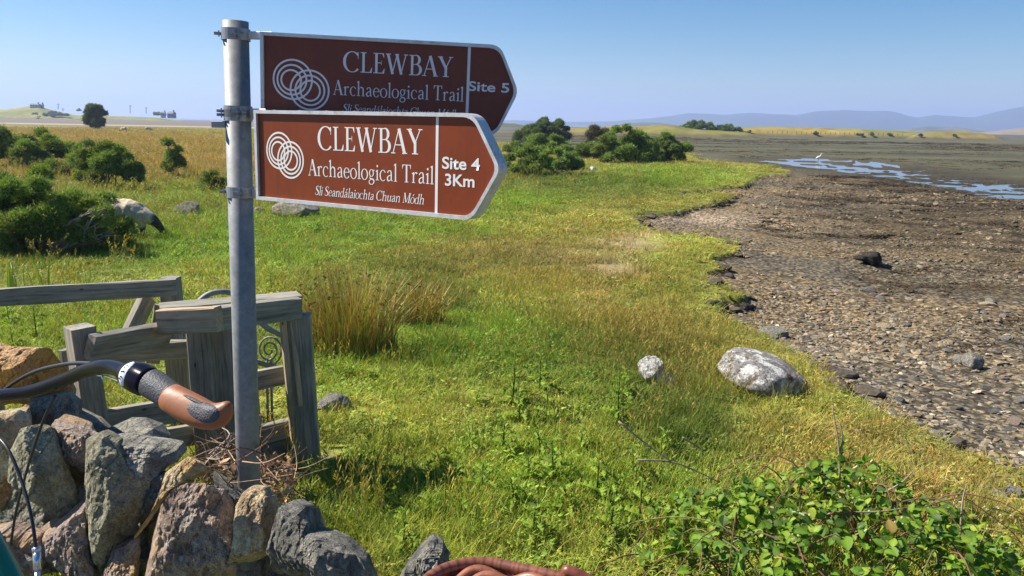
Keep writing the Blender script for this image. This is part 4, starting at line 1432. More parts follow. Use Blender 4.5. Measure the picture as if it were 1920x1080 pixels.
# body of the wall behind and below, and its run out of the picture
wl = [(.10, 1.95), (-.45, 2.16), (-.95, 2.48), (-1.5, 2.82), (-2.1, 3.15), (-2.9, 3.5), (-3.8, 3.9), (-4.8, 4.3)]
rr = np.random.default_rng(5)
WM = [rock_mesh(300 + i, .20, .16, .13, 9, 2, .10) for i in range(6)]
for mm in WM: smooth(mm, False)
seg_len = [0]
for a, b_ in zip(wl[:-1], wl[1:]): seg_len.append(seg_len[-1] + math.hypot(b_[0] - a[0], b_[1] - a[1]))
mk = list(M_R.values())
for course in range(5):
    s_ = rr.uniform(0, .1)
    while s_ < seg_len[-1]:
        x_ = np.interp(s_, seg_len, [q[0] for q in wl]); y_ = np.interp(s_, seg_len, [q[1] for q in wl])
        top = np.interp(s_, seg_len, [-.10, .08, .22, .34, .48, .62, .74, .8])
        z_ = -.12 + course * .19
        if z_ < top - .06:
            o = bpy.data.objects.new('stone', WM[rr.integers(6)].copy() if False else WM[rr.integers(6)])
            COL.objects.link(o)
            o.parent = WALL
            o.location = Vector((x_ + rr.normal(0, .03), y_ + .10 + rr.normal(0, .03), z_)) - WALL.location
            o.rotation_euler = (rr.normal(0, .2), rr.normal(0, .2), rr.uniform(0, 6.28))
            o.scale = rr.uniform(.75, 1.15, 3)
        s_ += rr.uniform(.24, .36)
for k, mm in enumerate(WM): mm.materials.append(mk[k % 6])

# ------------------------------------------------------------------ timber gate
M_WOOD = mat_wood('weathered_wood', (.20, .19, .165), (.34, .315, .265))
M_WOODL = mat_wood('sunlit_wood', (.36, .27, .18), (.50, .39, .27), .5)  # sunlit copy of the weathered wood, the light put into its colour


def board(p0, p1, h, th, mat, name, parent, up=None, bev=.004, yaw_n=None, wob=.0):
    """a sawn board from p0 to p1 (middle of its ends), h wide, th thick; yaw_n = direction its broad face looks"""
    p0, p1 = Vector(p0), Vector(p1)
    d = p1 - p0; L = d.length; t_ = d.normalized()
    nrm = Vector(yaw_n) if yaw_n is not None else (t_.cross(Vector((0, 0, 1))) if abs(t_.z) < .75 else Vector((p0.x, p0.y, 0)) * -1)
    nrm = (nrm - t_ * nrm.dot(t_)).normalized()
    w = t_.cross(nrm)
    nseg = max(2, int(L / .12))
    vs, fs, uv = [], [], []
    b = min(bev, th * .3, h * .3)
    prof = [(-h / 2 + b, -th / 2), (h / 2 - b, -th / 2), (h / 2, -th / 2 + b), (h / 2, th / 2 - b), (h / 2 - b, th / 2), (-h / 2 + b, th / 2), (-h / 2, th / 2 - b), (-h / 2, -th / 2 + b)]
    off = random.uniform(0, 50)
    for i in range(nseg + 1):
        c = p0 + d * (i / nseg)
        for k, (a, q) in enumerate(prof):
            j = .0022
            vs.append(tuple(c + w * (a + random.uniform(-j, j)) + nrm * (q + random.uniform(-j, j))))
            uv.append((off + i / nseg * L, a + off, q + off))
    n = 8
    for i in range(nseg):
        fs += [(i * n + k, i * n + (k + 1) % n, (i + 1) * n + (k + 1) % n, (i + 1) * n + k) for k in range(n)]
    fs += [tuple(range(n - 1, -1, -1)), tuple(nseg * n + k for k in range(n))]
    mb = MB(); mb.add(vs, fs)
    o = mb.build(name, mat, parent)
    a = o.data.attributes.new('uvw', 'FLOAT_VECTOR', 'POINT'); a.data.foreach_set('vector', np.array(uv, np.float32).ravel())
    return o


def gz_at(x, y): return float(ground_z(np.array([x]), np.array([y]))[0])


def upright(px, py, Y, w_px, th, parent, name='post', mat=None, yaw=0.0, tilt_px=0, to=None, top_extra=0):
    """a post whose head is at the photo position, standing down to the ground"""
    p = P(px, py, Y); s = px_m(p)
    foot = Vector((p.x + tilt_px * s, p.y, gz_at(p.x, p.y) - .15)) if to is None else to
    nrm = Vector((-math.sin(yaw), -math.cos(yaw), 0))
    return board(p, foot, w_px * s, th, mat or M_WOOD, name, parent, yaw_n=nrm)


def railp(a, b, Ya, Yb, h_px, th, parent, name='rail', mat=None, yaw_n=None):
    p0, p1 = P(a[0], a[1], Ya), P(b[0], b[1], Yb)
    return board(p0, p1, h_px * px_m((p0 + p1) / 2), th, mat or M_WOOD, name, parent, yaw_n=yaw_n)


fence = empty('wooden_fence', tuple(P(322, 790, 4.72)), 'single weathered grey rail on braced posts at the far left, behind the gate', 'fence')
fence.location.z = gz_at(fence.location.x, fence.location.y)
railp((-260, 572), (331, 538), 4.1, 4.66, 33, .045, fence)
upright(318, 520, 4.76, 31, .10, fence, tilt_px=6)
railp((277, 556), (214, 690), 4.76, 4.4, 38, .045, fence, 'brace')
railp((303, 572), (286, 680), 4.82, 4.8, 24, .04, fence, 'brace')
upright(-230, 545, 4.2, 31, .10, fence)

gate = empty('kissing_gate', tuple(P(470, 880, 3.9)), 'weathered wooden kissing gate enclosure between the stone wall and the signpost', 'gate')
gate.location.z = gz_at(gate.location.x, gate.location.y)
upright(148, 612, 3.36, 46, .10, gate, yaw=.72, tilt_px=18)                                   # corner post
upright(122, 655, 3.5, 14, .05, gate, yaw=.5, tilt_px=12)
railp((168, 652), (316, 624), 3.30, 3.76, 47, .045, gate, yaw_n=(.35, -.9, -.1))
railp((150, 668), (348, 655), 3.9, 4.3, 33, .045, gate)
upright(331, 640, 4.36, 42, .08, gate, tilt_px=4)
o = railp((302, 603), (411, 598), 3.66, 3.62, 46, .07, gate, 'beam', M_WOODL, yaw_n=(-.5, -.85, 0)); o['label'] = 'end beam facing the sun, sunlight painted into its wood colour'
railp((404, 597), (560, 577), 3.70, 4.03, 42, .07, gate, 'beam')
railp((300, 577), (561, 554), 3.80, 4.12, 9, .14, gate, 'capping_board')
upright(375, 618, 3.86, 46, .06, gate, 'board', yaw=.1, tilt_px=2)
upright(421, 618, 3.90, 44, .06, gate, 'board', tilt_px=4)
upright(455, 618, 3.96, 40, .05, gate, 'board', tilt_px=4)
railp((196, 792), (372, 762), 3.45, 3.86, 46, .045, gate)
railp((196, 842), (372, 812), 3.55, 3.92, 40, .045, gate)
upright(558, 590, 4.05, 46, .09, gate, yaw=-.15, tilt_px=10)
o = railp((530, 598), (556, 880), 3.98, 4.02, 11, .03, gate, 'brace', M_WOODL, yaw_n=(-.8, -.6, 0))
railp((545, 596), (562, 760), 4.02, 4.0, 12, .03, gate, 'brace', M_WOODL, yaw_n=(-.75, -.65, 0))
railp((440, 722), (532, 702), 3.94, 4.08, 36, .04, gate)
railp((440, 828), (548, 800), 3.94, 4.08, 36, .04, gate)
railp((440, 862), (548, 832), 3.95, 4.09, 32, .04, gate)
railp((420, 922), (560, 880), 3.86, 4.06, 36, .05, gate)

# the little galvanised swing gate inside it
mg = empty('metal_gate', tuple(P(450, 840, 4.5)), 'small galvanised metal gate with an arched top and scrolls, seen behind the wooden beam', 'gate')
mg.location.z = gz_at(mg.location.x, mg.location.y)
YA = lambda x: 4.42 + (x - 365) / 190 * .25
mb = MB(); arch = [(360, 840), (360, 700), (358, 610), (364, 580), (384, 556), (410, 547), (440, 552), (470, 582), (495, 610), (522, 626), (545, 634)]
mb.tube(spline([P(a, b_, YA(a)) for a, b_ in arch], 50), .017, 10); mb.build('top_tube', M_GALV, mg, sm=True)
mb = MB(); mb.tube([P(360, 655, YA(360)), P(425, 664, YA(425)), P(545, 696, YA(545))], .016, 10); mb.build('cross_tube', M_GALV, mg, sm=True)
mb = MB(); mb.tube([P(548, 632, YA(548)), P(552, 830, YA(552))], .016, 10); mb.build('upright_tube', M_GALV, mg, sm=True)
mb = MB(); mb.tube([P(360, 800, YA(360)), P(552, 812, YA(552))], .014, 10); mb.build('lower_tube', M_GALV, mg, sm=True)
for cx, cy in ((505, 656), (410, 610), (455, 635)):
    sp = []
    for a in np.arange(0, 15.2, .35):
        r_ = 5 + 1.45 * a
        sp.append(P(cx + r_ * math.cos(a), cy + 1.15 * r_ * math.sin(a), YA(cx)))
    mb = MB(); mb.tube(sp, .006, 6); mb.build('scroll', M_GALV, mg, sm=True)
for x_ in (400, 450, 500, 508):
    mb = MB(); mb.tube([P(x_, 672, YA(x_)), P(x_ + 3, 812, YA(x_))], .008, 6); mb.build('bar', M_GALV, mg, sm=True)
# ------------------------------------------------------------------ field stones
M_LICH = mat_rock('boulder_lichen', (.24, .225, .21), (.36, .34, .315), (.74, .72, .66), .50, 5.0, bmp=.7, stain=(.42, .30, .14), dark=(.10, .075, .055))
M_WHITE_R = mat_rock('white_rock', (.58, .56, .53), (.74, .72, .68), (.80, .78, .72), .5, 9, dark=(.20, .20, .21))
M_GREY_R = mat_rock('field_stone', (.26, .24, .21), (.38, .35, .30), (.55, .53, .46), .58, 10)
M_BLACK_R = mat_rock('wet_black_rock', (.035, .032, .028), (.07, .062, .05), None, .6, 9)


def boulder(name, px, py, w_px, h_px, mat, label, seed, depth=.7, cuts=9, sink=.25, shape=None, yaw=0.0, sub=4, amp=.10, cat='rock', group=None, tilt=0.0, zf=None):
    """a stone whose foot is at the photo position"""
    import bmesh
    x, y, z = hit(np.array([float(px)]), np.array([float(py)]), zf)
    x, y = float(x[0]), float(y[0])
    for _ in range(5):
        zz = gz_at(x, y); d = ray(float(px), float(py)); t_ = (zz - CAM_Z) / d[2]; x, y = d[0] * t_, d[1] * t_
    s = px_m((x, y, zz)); W, Hh = w_px * s, h_px * s * 1.06
    r = np.random.default_rng(seed)
    bm = bmesh.new(); bmesh.ops.create_icosphere(bm, subdivisions=sub, radius=1.0)
    v = np.array([q.co[:] for q in bm.verts]); f = [tuple(q.index for q in p.verts) for p in bm.faces]; bm.free()
    for _ in range(cuts):
        n = r.normal(size=3); n[2] = abs(n[2]) * .7; n /= np.linalg.norm(n); d = r.uniform(.62, .9)
        v = v - np.maximum(v @ n - d, 0)[:, None] * n
    v = v / np.abs(v).max(0)
    if shape is not None: v = shape(v)
    v = v * (1 + amp * fbm(v * 1.6 + seed, 4, seed) + amp * .35 * fbm(v * 6 + seed, 3, seed + 1))[:, None]
    R = W / 2
    v = v * np.array([R, R * depth * 1.3, Hh / (2 - sink) * 1.0])
    c, sn = math.cos(tilt), math.sin(tilt)
    v = np.stack([v[:, 0] * c + v[:, 2] * sn, v[:, 1], -v[:, 0] * sn + v[:, 2] * c], 1)
    c, sn = math.cos(yaw), math.sin(yaw)
    v = np.stack([v[:, 0] * c - v[:, 1] * sn, v[:, 0] * sn + v[:, 1] * c, v[:, 2]], 1)
    yb = y + R * depth * .6
    zb = gz_at(x, yb)
    v = v + np.array([x, yb, zb + Hh / (2 - sink) * (1 - sink)])
    mb = MB(); mb.add(v, f)
    return tag(mb.build(name, mat, loc=(x, yb, zb), sm=True), label, cat, group)


def whale(v):
    w = v.copy()
    w[:, 2] *= np.where(v[:, 0] > 0, 1 - .45 * np.clip(v[:, 0], 0, 1) ** 2, 1 - .12 * v[:, 0] ** 2)
    w[:, 2] -= .30 * np.clip(v[:, 0] - .1, 0, 1)
    w[:, 1] *= 1 - .2 * v[:, 0]
    return w


boulder('boulder', 1452, 740, 204, 57, M_LICH, 'large whale-backed boulder blotched with white lichen at the edge of the shingle', 41, .75, 5, .35, whale, yaw=-.28, amp=.07, tilt=.27)
boulder('rock', 1232, 727, 82, 62, M_WHITE_R, 'small jagged white rock in long grass beside the large lichened boulder', 42, .5, 12, .2, lambda v: v * np.where(v[:, :1] > 0, np.array([[1, .8, .7]]), np.array([[.85, 1, 1]])) * np.array([1, .8, .72]), yaw=-.3, amp=.26, tilt=.62)
boulder('rock', 622, 772, 66, 30, M_GREY_R, 'flat-topped grey stone in short grass just right of the wooden gate', 43, .6, 9, .3, amp=.08)
boulder('rock', 352, 404, 52, 24, M_GREY_R, 'pinkish brown stone in the grass to the right of the near sheep', 44, .7, 9, .3, tilt=.15)
boulder('rock', 550, 407, 90, 34, M_GREY_R, 'broad grey stone under the lower edge of the sign', 45, .7, 10, .25)
boulder('rock', 484, 403, 26, 14, M_GREY_R, 'small pale stone peeping out just right of the pole', 46, .7, 9, .3, sub=3)
boulder('rock', 1634, 497, 58, 24, M_BLACK_R, 'black weed-covered rock alone on the shingle', 47, .7, 6, .2, lambda v: v * np.where(v[:, :1] < -.2, np.array([[1, .6, .55]]), 1), amp=.15, zf=-.95)
boulder('rock', 1827, 690, 36, 26, M_GREY_R, 'rounded tan stone, right one of the close pair on the shingle', 48, .8, 8, .25, sub=3, zf=-.75)
boulder('rock', 1803, 684, 26, 18, M_GREY_R, 'smaller tan stone, left one of the close pair on the shingle', 49, .8, 8, .25, sub=3, zf=-.75)
boulder('rock', 1905, 934, 34, 22, M_GREY_R, 'grey stone in orange turf at the right edge, above the bramble', 50, .8, 9, .25, sub=3)
boulder('rock', 1874, 934, 34, 16, M_GREY_R, 'low grey stone in orange turf, left of the stone at the right edge', 51, .8, 9, .3, sub=3)
boulder('rock', 1850, 1074, 70, 34, M_GREY_R, 'pale slab half hidden by bramble leaves in the bottom right corner', 52, .8, 9, .3)
boulder('rock', 985, 503, 20, 8, M_BLACK_R, 'small dark stone alone in the rust coloured grass', 53, .8, 9, .3, sub=3)
boulder('rock', 200, 440, 40, 26, M_GREY_R, 'pale stone under the gorse branches behind the sheep', 54, .8, 9, .3, sub=3)
boulder('rock', 1112, 322, 18, 9, M_WHITE_R, 'small white stone lying in front of the middle gorse thicket', 55, .8, 9, .3, sub=3)
boulder('rock', 975, 322, 26, 8, M_WHITE_R, 'low white stone under the leftmost gorse of the middle thicket', 56, .8, 9, .3, sub=3)

# larger loose stones of the beach
SM = [rock_mesh(500 + i, 1, rng.uniform(.55, .9), rng.uniform(.3, .5), 9, 2, .1) for i in range(8)]
for k, q in enumerate(SM): q.materials.append([M_R['grey'], M_R['dark'], M_R['tan'], M_R['pink']][k % 4])
xs, ys = fan(4.2, 19, 5.0, 8, 40)
ss = shore_sd(xs, ys)
idx = [i for i in np.argsort(np.hypot(xs, ys)) if ss[i] > .15][:120]
for i in idx:
    o = bpy.data.objects.new('beach_stone', SM[i % 8]); COL.objects.link(o)
    q = float(np.exp(rng.normal(0, .3))) * .062
    o.location = (xs[i], ys[i], gz_at(xs[i], ys[i]) + q * .12)
    o.rotation_euler = (rng.normal(0, .2), rng.normal(0, .2), rng.uniform(0, 6.28)); o.scale = (q, q, q)
    tag(o, 'loose angular stone bigger than the shingle it lies among', 'stone', 'larger loose stones on the beach')
xs, ys = fan(9, 30, .8, 8, 34); ss = shore_sd(xs, ys)
# peat and stones bared along the little bank
xs, ys = fan(5, 32, 7, 2, 40); ss = shore_sd(xs, ys)
mb = MB()
for x_, y_, s_ in zip(xs, ys, ss):
    if -.05 < s_ < .22:
        q = rng.uniform(.05, .14) * (1 + .03 * math.hypot(x_, y_)); me_ = SM[rng.integers(8)]
        a = rng.uniform(0, 6.28); c_, s2_ = math.cos(a), math.sin(a)
        vv = np.array([p.co[:] for p in me_.vertices]) * q
        vv = np.stack([vv[:, 0] * c_ - vv[:, 1] * s2_ + x_, vv[:, 0] * s2_ + vv[:, 1] * c_ + y_, vv[:, 2] + gz_at(x_, y_) + .02], 1)
        mb.add(vv, [tuple(p.vertices) for p in me_.polygons], np.array([.07, .055, .04]) * rng.uniform(.6, 1.6))
tag(mb.build('turf_bank_rubble', mat_vcol('peat', .95, nz=30, var=.4, bmp=.6)), kind='stuff')

# ------------------------------------------------------------------ bicycle
M_BLACKP, t, b = mat_new('black_paint')
b.inputs['Base Color'].default_value = (.008, .007, .014, 1); b.inputs['Roughness'].default_value = .24; b.inputs['Specular IOR Level'].default_value = .05
M_GREEN, t, b = mat_new('green_paint')
b.inputs['Base Color'].default_value = (.006, .16, .09, 1); b.inputs['Roughness'].default_value = .25; b.inputs['Coat Weight'].default_value = .4
M_CHROME = plain('chrome', (.62, .62, .64), .2, .9, .05, 60)
M_RUBBER, t, b = mat_new('grip_rubber')
v = coords(t)
vd = voro(t, v, 420)
c = mix(t, (.060, .060, .068), (.028, .028, .032), ramp(t, vd, [(.2, (1, 1, 1)), (.5, (0, 0, 0))]))
t.links.new(c, b.inputs['Base Color']); b.inputs['Roughness'].default_value = .62
bump(t, b, vd, .35, .002)
M_ORANGE = plain('orange_brown_grip', (.27, .095, .032), .5, 0, .14, 60, .12)
M_CABLE = plain('cable_housing', (.018, .018, .02), .4, 0, .1)
M_TYRE = plain('tyre', (.03, .03, .03), .8, 0, .2, 60)

bk = empty('bicycle', (-.62, 1.14, 0), 'bicycle at the left edge with black swept-back handlebar, orange and grey grip and green frame', 'bicycle')
fw = Vector((-.87, .49, 0)).normalized(); sdv = Vector((fw.y, -fw.x, 0))       # forwards, and to the rider's right
ST_ = Vector((-.93, 1.32, 0))                                                 # steering axis on the ground plan
mb = MB()
bar = [D(236, 700, 1.035), D(215, 690, 1.07), D(190, 688, 1.10), D(160, 695, 1.14), D(120, 712, 1.19), D(60, 733, 1.25), D(0, 741, 1.30), D(-40, 745, 1.345)]
cl = bar[-1]
mb.tube(spline(bar, 40), .0104, 20); hb = mb.build('handlebar', M_BLACKP, bk, sm=True)
mir = [cl, cl + Vector((-.12, -.03, 0)), cl + Vector((-.26, -.12, .03)), cl + Vector((-.37, -.27, .02)), cl + Vector((-.40, -.42, -.03))]
mb = MB(); mb.tube(spline(mir, 40), .0116, 14); mb.build('handlebar', M_BLACKP, bk, sm=True)


def loft(stations, ns=28):
    """stations: (centre, half-width across, half-thickness towards the lens, across dir, depth dir)"""
    vs, fs = [], []
    for (c, a, q, u, w, p) in stations:
        for k in range(ns):
            t_ = 2 * math.pi * k / ns; cx, cy = math.cos(t_), math.sin(t_)
            cx = math.copysign(abs(cx) ** p, cx); cy = math.copysign(abs(cy) ** p, cy)
            vs.append(tuple(c + u * a * cx + w * q * cy))
    n = len(stations)
    for i in range(n - 1):
        for k in range(ns):
            fs.append((i * ns + k, i * ns + (k + 1) % ns, (i + 1) * ns + (k + 1) % ns, (i + 1) * ns + k))
    fs += [tuple(range(ns)), tuple((n - 1) * ns + k for k in range(ns))]
    return vs, fs


def gp(px, py, d): return D(px, py, d)


def st_list(seq):
    out = []
    P3 = [gp(a, b_, d) for a, b_, d, *_ in seq]
    for i, (a, b_, d, hw, th, *p) in enumerate(seq):
        T = (P3[min(i + 1, len(P3) - 1)] - P3[max(i - 1, 0)]).normalized()
        vw = (P3[i] - Vector((0, 0, CAM_Z))).normalized(); vw = (vw - T * vw.dot(T)).normalized()
        u = T.cross(vw).normalized()
        s = d / F_PX
        out.append((P3[i], hw * s, th * s, u, vw, p[0] if p else 1.0))
    return out


# twist shifter, its window, then the grip
vs, fs = loft(st_list([(232, 698, 1.045, 15, 15), (240, 701, 1.035, 22, 22), (250, 704, 1.025, 28, 27), (262, 709, 1.015, 30, 29), (272, 713, 1.008, 30, 29), (277, 715, 1.003, 27, 26), (283, 718, 1.0, 27, 27)]))
mb = MB(); mb.add(vs, fs); shf = mb.build('shifter', M_BLACKP, bk, sm=True)
win = st_list([(262, 709, 1.015, 33, 32), (270, 713, 1.01, 33, 32)])
cW, _, _, uW, wW, _ = win[0]
axW = (win[1][0] - win[0][0]).normalized(); sW = 1.015 / F_PX
# white window hugging the front top of the barrel
mb = MB(); g_ = []
cap_c = gp(255, 706, 1.02)
for i in range(9):
    for j in range(15):
        a = math.radians(-150 + 105 * j / 14); e = math.sqrt(max(0, 1 - ((j - 7) / 7.4) ** 2)) * 10 * sW
        ox = (i / 8 - .5) * 2 * e
        g_.append(tuple(cap_c + axW * ox + (uW * math.cos(a) + wW * math.sin(a)) * (28.8 + 2.2 * (1 - ((i - 4) / 4.2) ** 2)) * sW))
fsg = [(i * 15 + j, i * 15 + j + 1, (i + 1) * 15 + j + 1, (i + 1) * 15 + j) for i in range(8) for j in range(14)]
mb.add(g_, fsg)
wn_ = mb.build('indicator_window', plain('window_white', (.74, .76, .78), .2, 0, .04), shf, sm=True)
mb = MB()
for (j, i) in ((4, 3.4), (5, 4.4), (7.2, 3.2), (7.6, 4.6), (9.5, 3.6), (10.5, 4.2)):
    a = math.radians(-150 + 105 * j / 14)
    dirr = (uW * math.cos(a) + wW * math.sin(a)); tng = (uW * -math.sin(a) + wW * math.cos(a))
    c = cap_c + axW * ((i / 8 - .5) * 2 * 12 * sW) + dirr * (31.6 * sW)
    mb.box(c, axW * (1.7 * sW), tng * (1.1 * sW), dirr * (.5 * sW))
mb.build('gear_mark', M_BLACKP, wn_)['kind'] = 'stuff'
vs, fs = loft(st_list([(274, 713, 1.006, 25, 25), (285, 719, 1.0, 28, 27), (300, 729, .992, 27, 26), (316, 740, .984, 26, 25), (326, 747, .979, 25, 24), (334, 753, .974, 22, 22)]))
mb = MB(); mb.add(vs, fs); mb.build('grip', M_RUBBER, bk, sm=True)
GE = [(318, 743, .982, 23, 23), (322, 746, .98, 27, 26, .9), (334, 753, .974, 28, 26, .85), (350, 762, .967, 29, 25, .8), (368, 771, .96, 29, 24, .75), (384, 778, .954, 27, 22, .75), (398, 781, .949, 25, 21, .75), (409, 779, .945, 24, 20, .8), (417, 773, .942, 21, 18, .85), (423, 766, .94, 16, 15, .9), (427, 759, .938, 10, 10), (429, 755, .937, 5, 5)]
vs, fs = loft(st_list(GE))
mb = MB(); mb.add(vs, fs); og = mb.build('grip_end', M_ORANGE, bk, sm=True)
from mathutils.bvhtree import BVHTree
GT = BVHTree.FromPolygons([Vector(q) for q in vs], fs)


def pad(name, cx, cy, a, b_, rot, bulge, par):
    """rubber inlay lying on the face of the grip end"""
    n1, n2 = 8, 36
    o0 = Vector((0, 0, CAM_Z))
    def pt(x_, y_, q):
        xr, yr = cx + x_ * math.cos(rot) - y_ * math.sin(rot), cy + x_ * math.sin(rot) + y_ * math.cos(rot)
        dv = Vector(ray(xr, yr)).normalized()
        h = GT.ray_cast(o0, dv)[0]
        d = (h - o0).length if h is not None else .96
        return tuple(o0 + dv * (d - .0022 * (1 - q ** 4) + .0008 * (q > .99)))
    g_ = [pt(0, 0, 0)]
    for i in range(1, n1 + 1):
        for k in range(n2):
            t_ = 2 * math.pi * k / n2; q = i / n1
            g_.append(pt(a * q * math.cos(t_), b_ * q * math.sin(t_) * (1 + .15 * math.cos(t_)), q))
    f_ = [(0, 1 + k, 1 + (k + 1) % n2) for k in range(n2)]
    f_ += [(1 + (i - 1) * n2 + k, 1 + i * n2 + k, 1 + i * n2 + (k + 1) % n2, 1 + (i - 1) * n2 + (k + 1) % n2) for i in range(1, n1) for k in range(n2)]
    mb = MB(); mb.add(g_, f_)
    return mb.build(name, M_RUBBER, par, sm=True)


pad('grip_pad', 381, 772, 34, 20, .30, 4, og)
pad('grip_pad', 362, 749, 22, 4, .44, 7, og)

# cables
def cable(pts, r=.0026, name='cable', mat=None):
    mb = MB(); mb.tube(spline(pts, 40), r, 8)
    return mb.build(name, mat or M_CABLE, bk, sm=True)


cable([D(-20, 760, 1.36), D(15, 726, 1.30), D(60, 699, 1.25), D(115, 684, 1.19), D(165, 681, 1.14), D(205, 690, 1.09)], .0030)
cable([D(104, 742, 1.22), D(84, 782, 1.24), D(60, 850, 1.27), D(44, 905, 1.30), D(30, 960, 1.32), D(20, 1020, 1.34)], .0022)
cable([D(-30, 800, 1.24), D(10, 835, 1.2), D(38, 895, 1.18), D(58, 965, 1.16), D(68, 1030, 1.15)], .0026)
mb = MB(); mb.tube([D(68, 1026, 1.15), D(69, 1034, 1.15)], .0062, 12); mb.tube([D(69, 1034, 1.15), D(70, 1068, 1.145)], .0056, 12); mb.tube([D(70, 1068, 1.145), D(70, 1130, 1.13)], .004, 12)
mb.build('cable_adjuster', M_CHROME, bk, sm=True)
mb = MB(); mb.tube(spline([D(183, 704, 1.10), D(200, 706, 1.085), D(225, 716, 1.05), D(243, 728, 1.03)], 16), .0016, 6); mb.tube([D(192, 704, 1.09), D(193, 712, 1.09)], .0016, 6); mb.build('brake_lever', M_CHROME, bk, sm=True)
# stem, head tube, frame, wheels
up = Vector((-fw.x * .3, -fw.y * .3, 1)).normalized()
hd = cl - up * .02
ht0, ht1 = hd - up * .17, hd - up * .40
mb = MB(); mb.tube([hd + up * .03, ht0], .0135, 14); mb.tube([cl - sdv * .03, cl + sdv * .03], .019, 14); mb.build('stem', M_CHROME, bk, sm=True)
mb = MB(); mb.tube([ht0, ht0 - up * .012, ht1 + up * .012, ht1], [.024, .021, .021, .024], 18); fr = mb.build('head_tube', M_GREEN, bk, sm=True)
bb = Vector((ST_.x, ST_.y, 0)) - fw * .55 + Vector((0, 0, .30))
stp = bb + Vector((fw.x * -.20, fw.y * -.20, .50))
ra = Vector((ST_.x, ST_.y, .35)) - fw * 1.02
fa = ht1 - up * .46 + fw * .09; fa.z = .35
mb = MB()
mb.tube(spline([ht0 - up * .08 - fw * .01, ht0 - up * .16 - fw * .11, (ht1 + bb) / 2 - Vector((0, 0, .03)), bb], 20), .024, 16)
mb.tube(spline([ht1 + up * .04, (ht1 + bb) / 2 - Vector((0, 0, .12)), bb], 16), .020, 12)
mb.build('down_tube', M_GREEN, bk, sm=True)
mb = MB(); mb.tube([bb, stp], .016, 12); mb.build('seat_tube', M_GREEN, bk, sm=True)
for s_ in (-1, 1):
    mb = MB(); mb.tube([bb + sdv * .03 * s_, ra + sdv * .05 * s_], .009, 8); mb.tube([stp + sdv * .012 * s_, ra + sdv * .05 * s_], .007, 8); mb.build('rear_stay', M_GREEN, bk, sm=True)
    mb = MB(); mb.tube([ht1 + sdv * .035 * s_, fa + sdv * .045 * s_], .010, 8); mb.build('fork', M_GREEN, bk, sm=True)
for c_ in (fa, ra):
    tp = [c_ + fw * .335 * math.cos(a) + Vector((0, 0, .335 * math.sin(a))) for a in np.linspace(0, 2 * math.pi, 49)]
    mb = MB(); mb.tube(tp, .019, 10, False); wh = mb.build('tyre', M_TYRE, bk, sm=True)
    tp = [c_ + fw * .312 * math.cos(a) + Vector((0, 0, .312 * math.sin(a))) for a in np.linspace(0, 2 * math.pi, 49)]
    mb = MB(); mb.tube(tp, .010, 8, False); mb.build('rim', M_CHROME, wh, sm=True)
    mb = MB(); mb.tube([c_ - sdv * .05, c_ + sdv * .05], .016, 10)
    mb.build('hub', M_CHROME, wh, sm=True)
    mb = MB()
    for k in range(28):
        a = 2 * math.pi * k / 28; mb.tube([c_ + sdv * .025 * (-1) ** k, c_ + fw * .31 * math.cos(a) + Vector((0, 0, .31 * math.sin(a)))], .001, 4, False)
    mb.build('spoke', M_CHROME, wh)['kind'] = 'stuff'
sdl = stp + Vector((-fw.x * .02, -fw.y * .02, .07))
vs, fs = loft([(sdl + fw * q, w_, h_2, sdv, Vector((0, 0, 1)), 1.0) for q, w_, h_2 in ((.14, .012, .012), (.10, .022, .02), (.02, .035, .026), (-.05, .07, .03), (-.10, .085, .03), (-.135, .06, .02))], 16)
mb = MB(); mb.add(vs, fs); mb.build('saddle', M_ORANGE, bk, sm=True)
mb = MB(); mb.tube([stp, sdl], .012, 10); mb.build('seat_post', M_CHROME, bk, sm=True)
mb = MB(); mb.tube([bb - sdv * .05, bb + sdv * .05], .02, 12); mb.tube([bb + sdv * .05, bb + sdv * .055], .09, 24); mb.tube([bb + sdv * .06, bb + sdv * .06 + fw * .16], .01, 8); mb.build('crankset', M_CHROME, bk)
BCX, BCY, BZ = .052, .735, 1.045
bang = -.33
bu = Vector((math.cos(bang), math.sin(bang), 0)); bv_ = Vector((-math.sin(bang), math.cos(bang), 0))
BC = Vector((BCX, BCY, 0))
mb = MB()
for s_ in (-1, 1):
    mb.tube([stp + sdv * .03 * s_ + Vector((0, 0, -.03)), BC + bv_ * .07 * s_ - bu * .16 + Vector((0, 0, .785)), BC + bv_ * .07 * s_ + bu * .16 + Vector((0, 0, .785))], .006, 8)
    mb.tube([ra + sdv * .06 * s_, BC + bv_ * .07 * s_ + Vector((0, 0, .785))], .005, 8)
mb.build('luggage_rack', M_BLACKP, bk, sm=True)

# ------------------------------------------------------------------ wicker basket on the rack
M_WICK, t, b = mat_new('varnished_willow')
g = N(t, 'ShaderNodeAttribute', attribute_name='bv')
v = coords(t)
c = mix(t, g.outputs['Color'], ramp(t, noise(t, v, 55, 6, .7), [(.3, (.55, .5, .5)), (.5, (1, 1, 1)), (.72, (1.5, 1.4, 1.35))]), .9, 'MULTIPLY')
t.links.new(c, b.inputs['Base Color']); b.inputs['Roughness'].default_value = .42; b.inputs['Coat Weight'].default_value = .08
bump(t, b, noise(t, v, 120, 5), .15, .002)
bas = empty('wicker_basket', (BCX, BCY, .80), 'reddish brown varnished wicker basket with thick woven rim at the bottom edge', 'basket')
BA, BB, BR = .185, .135, .075


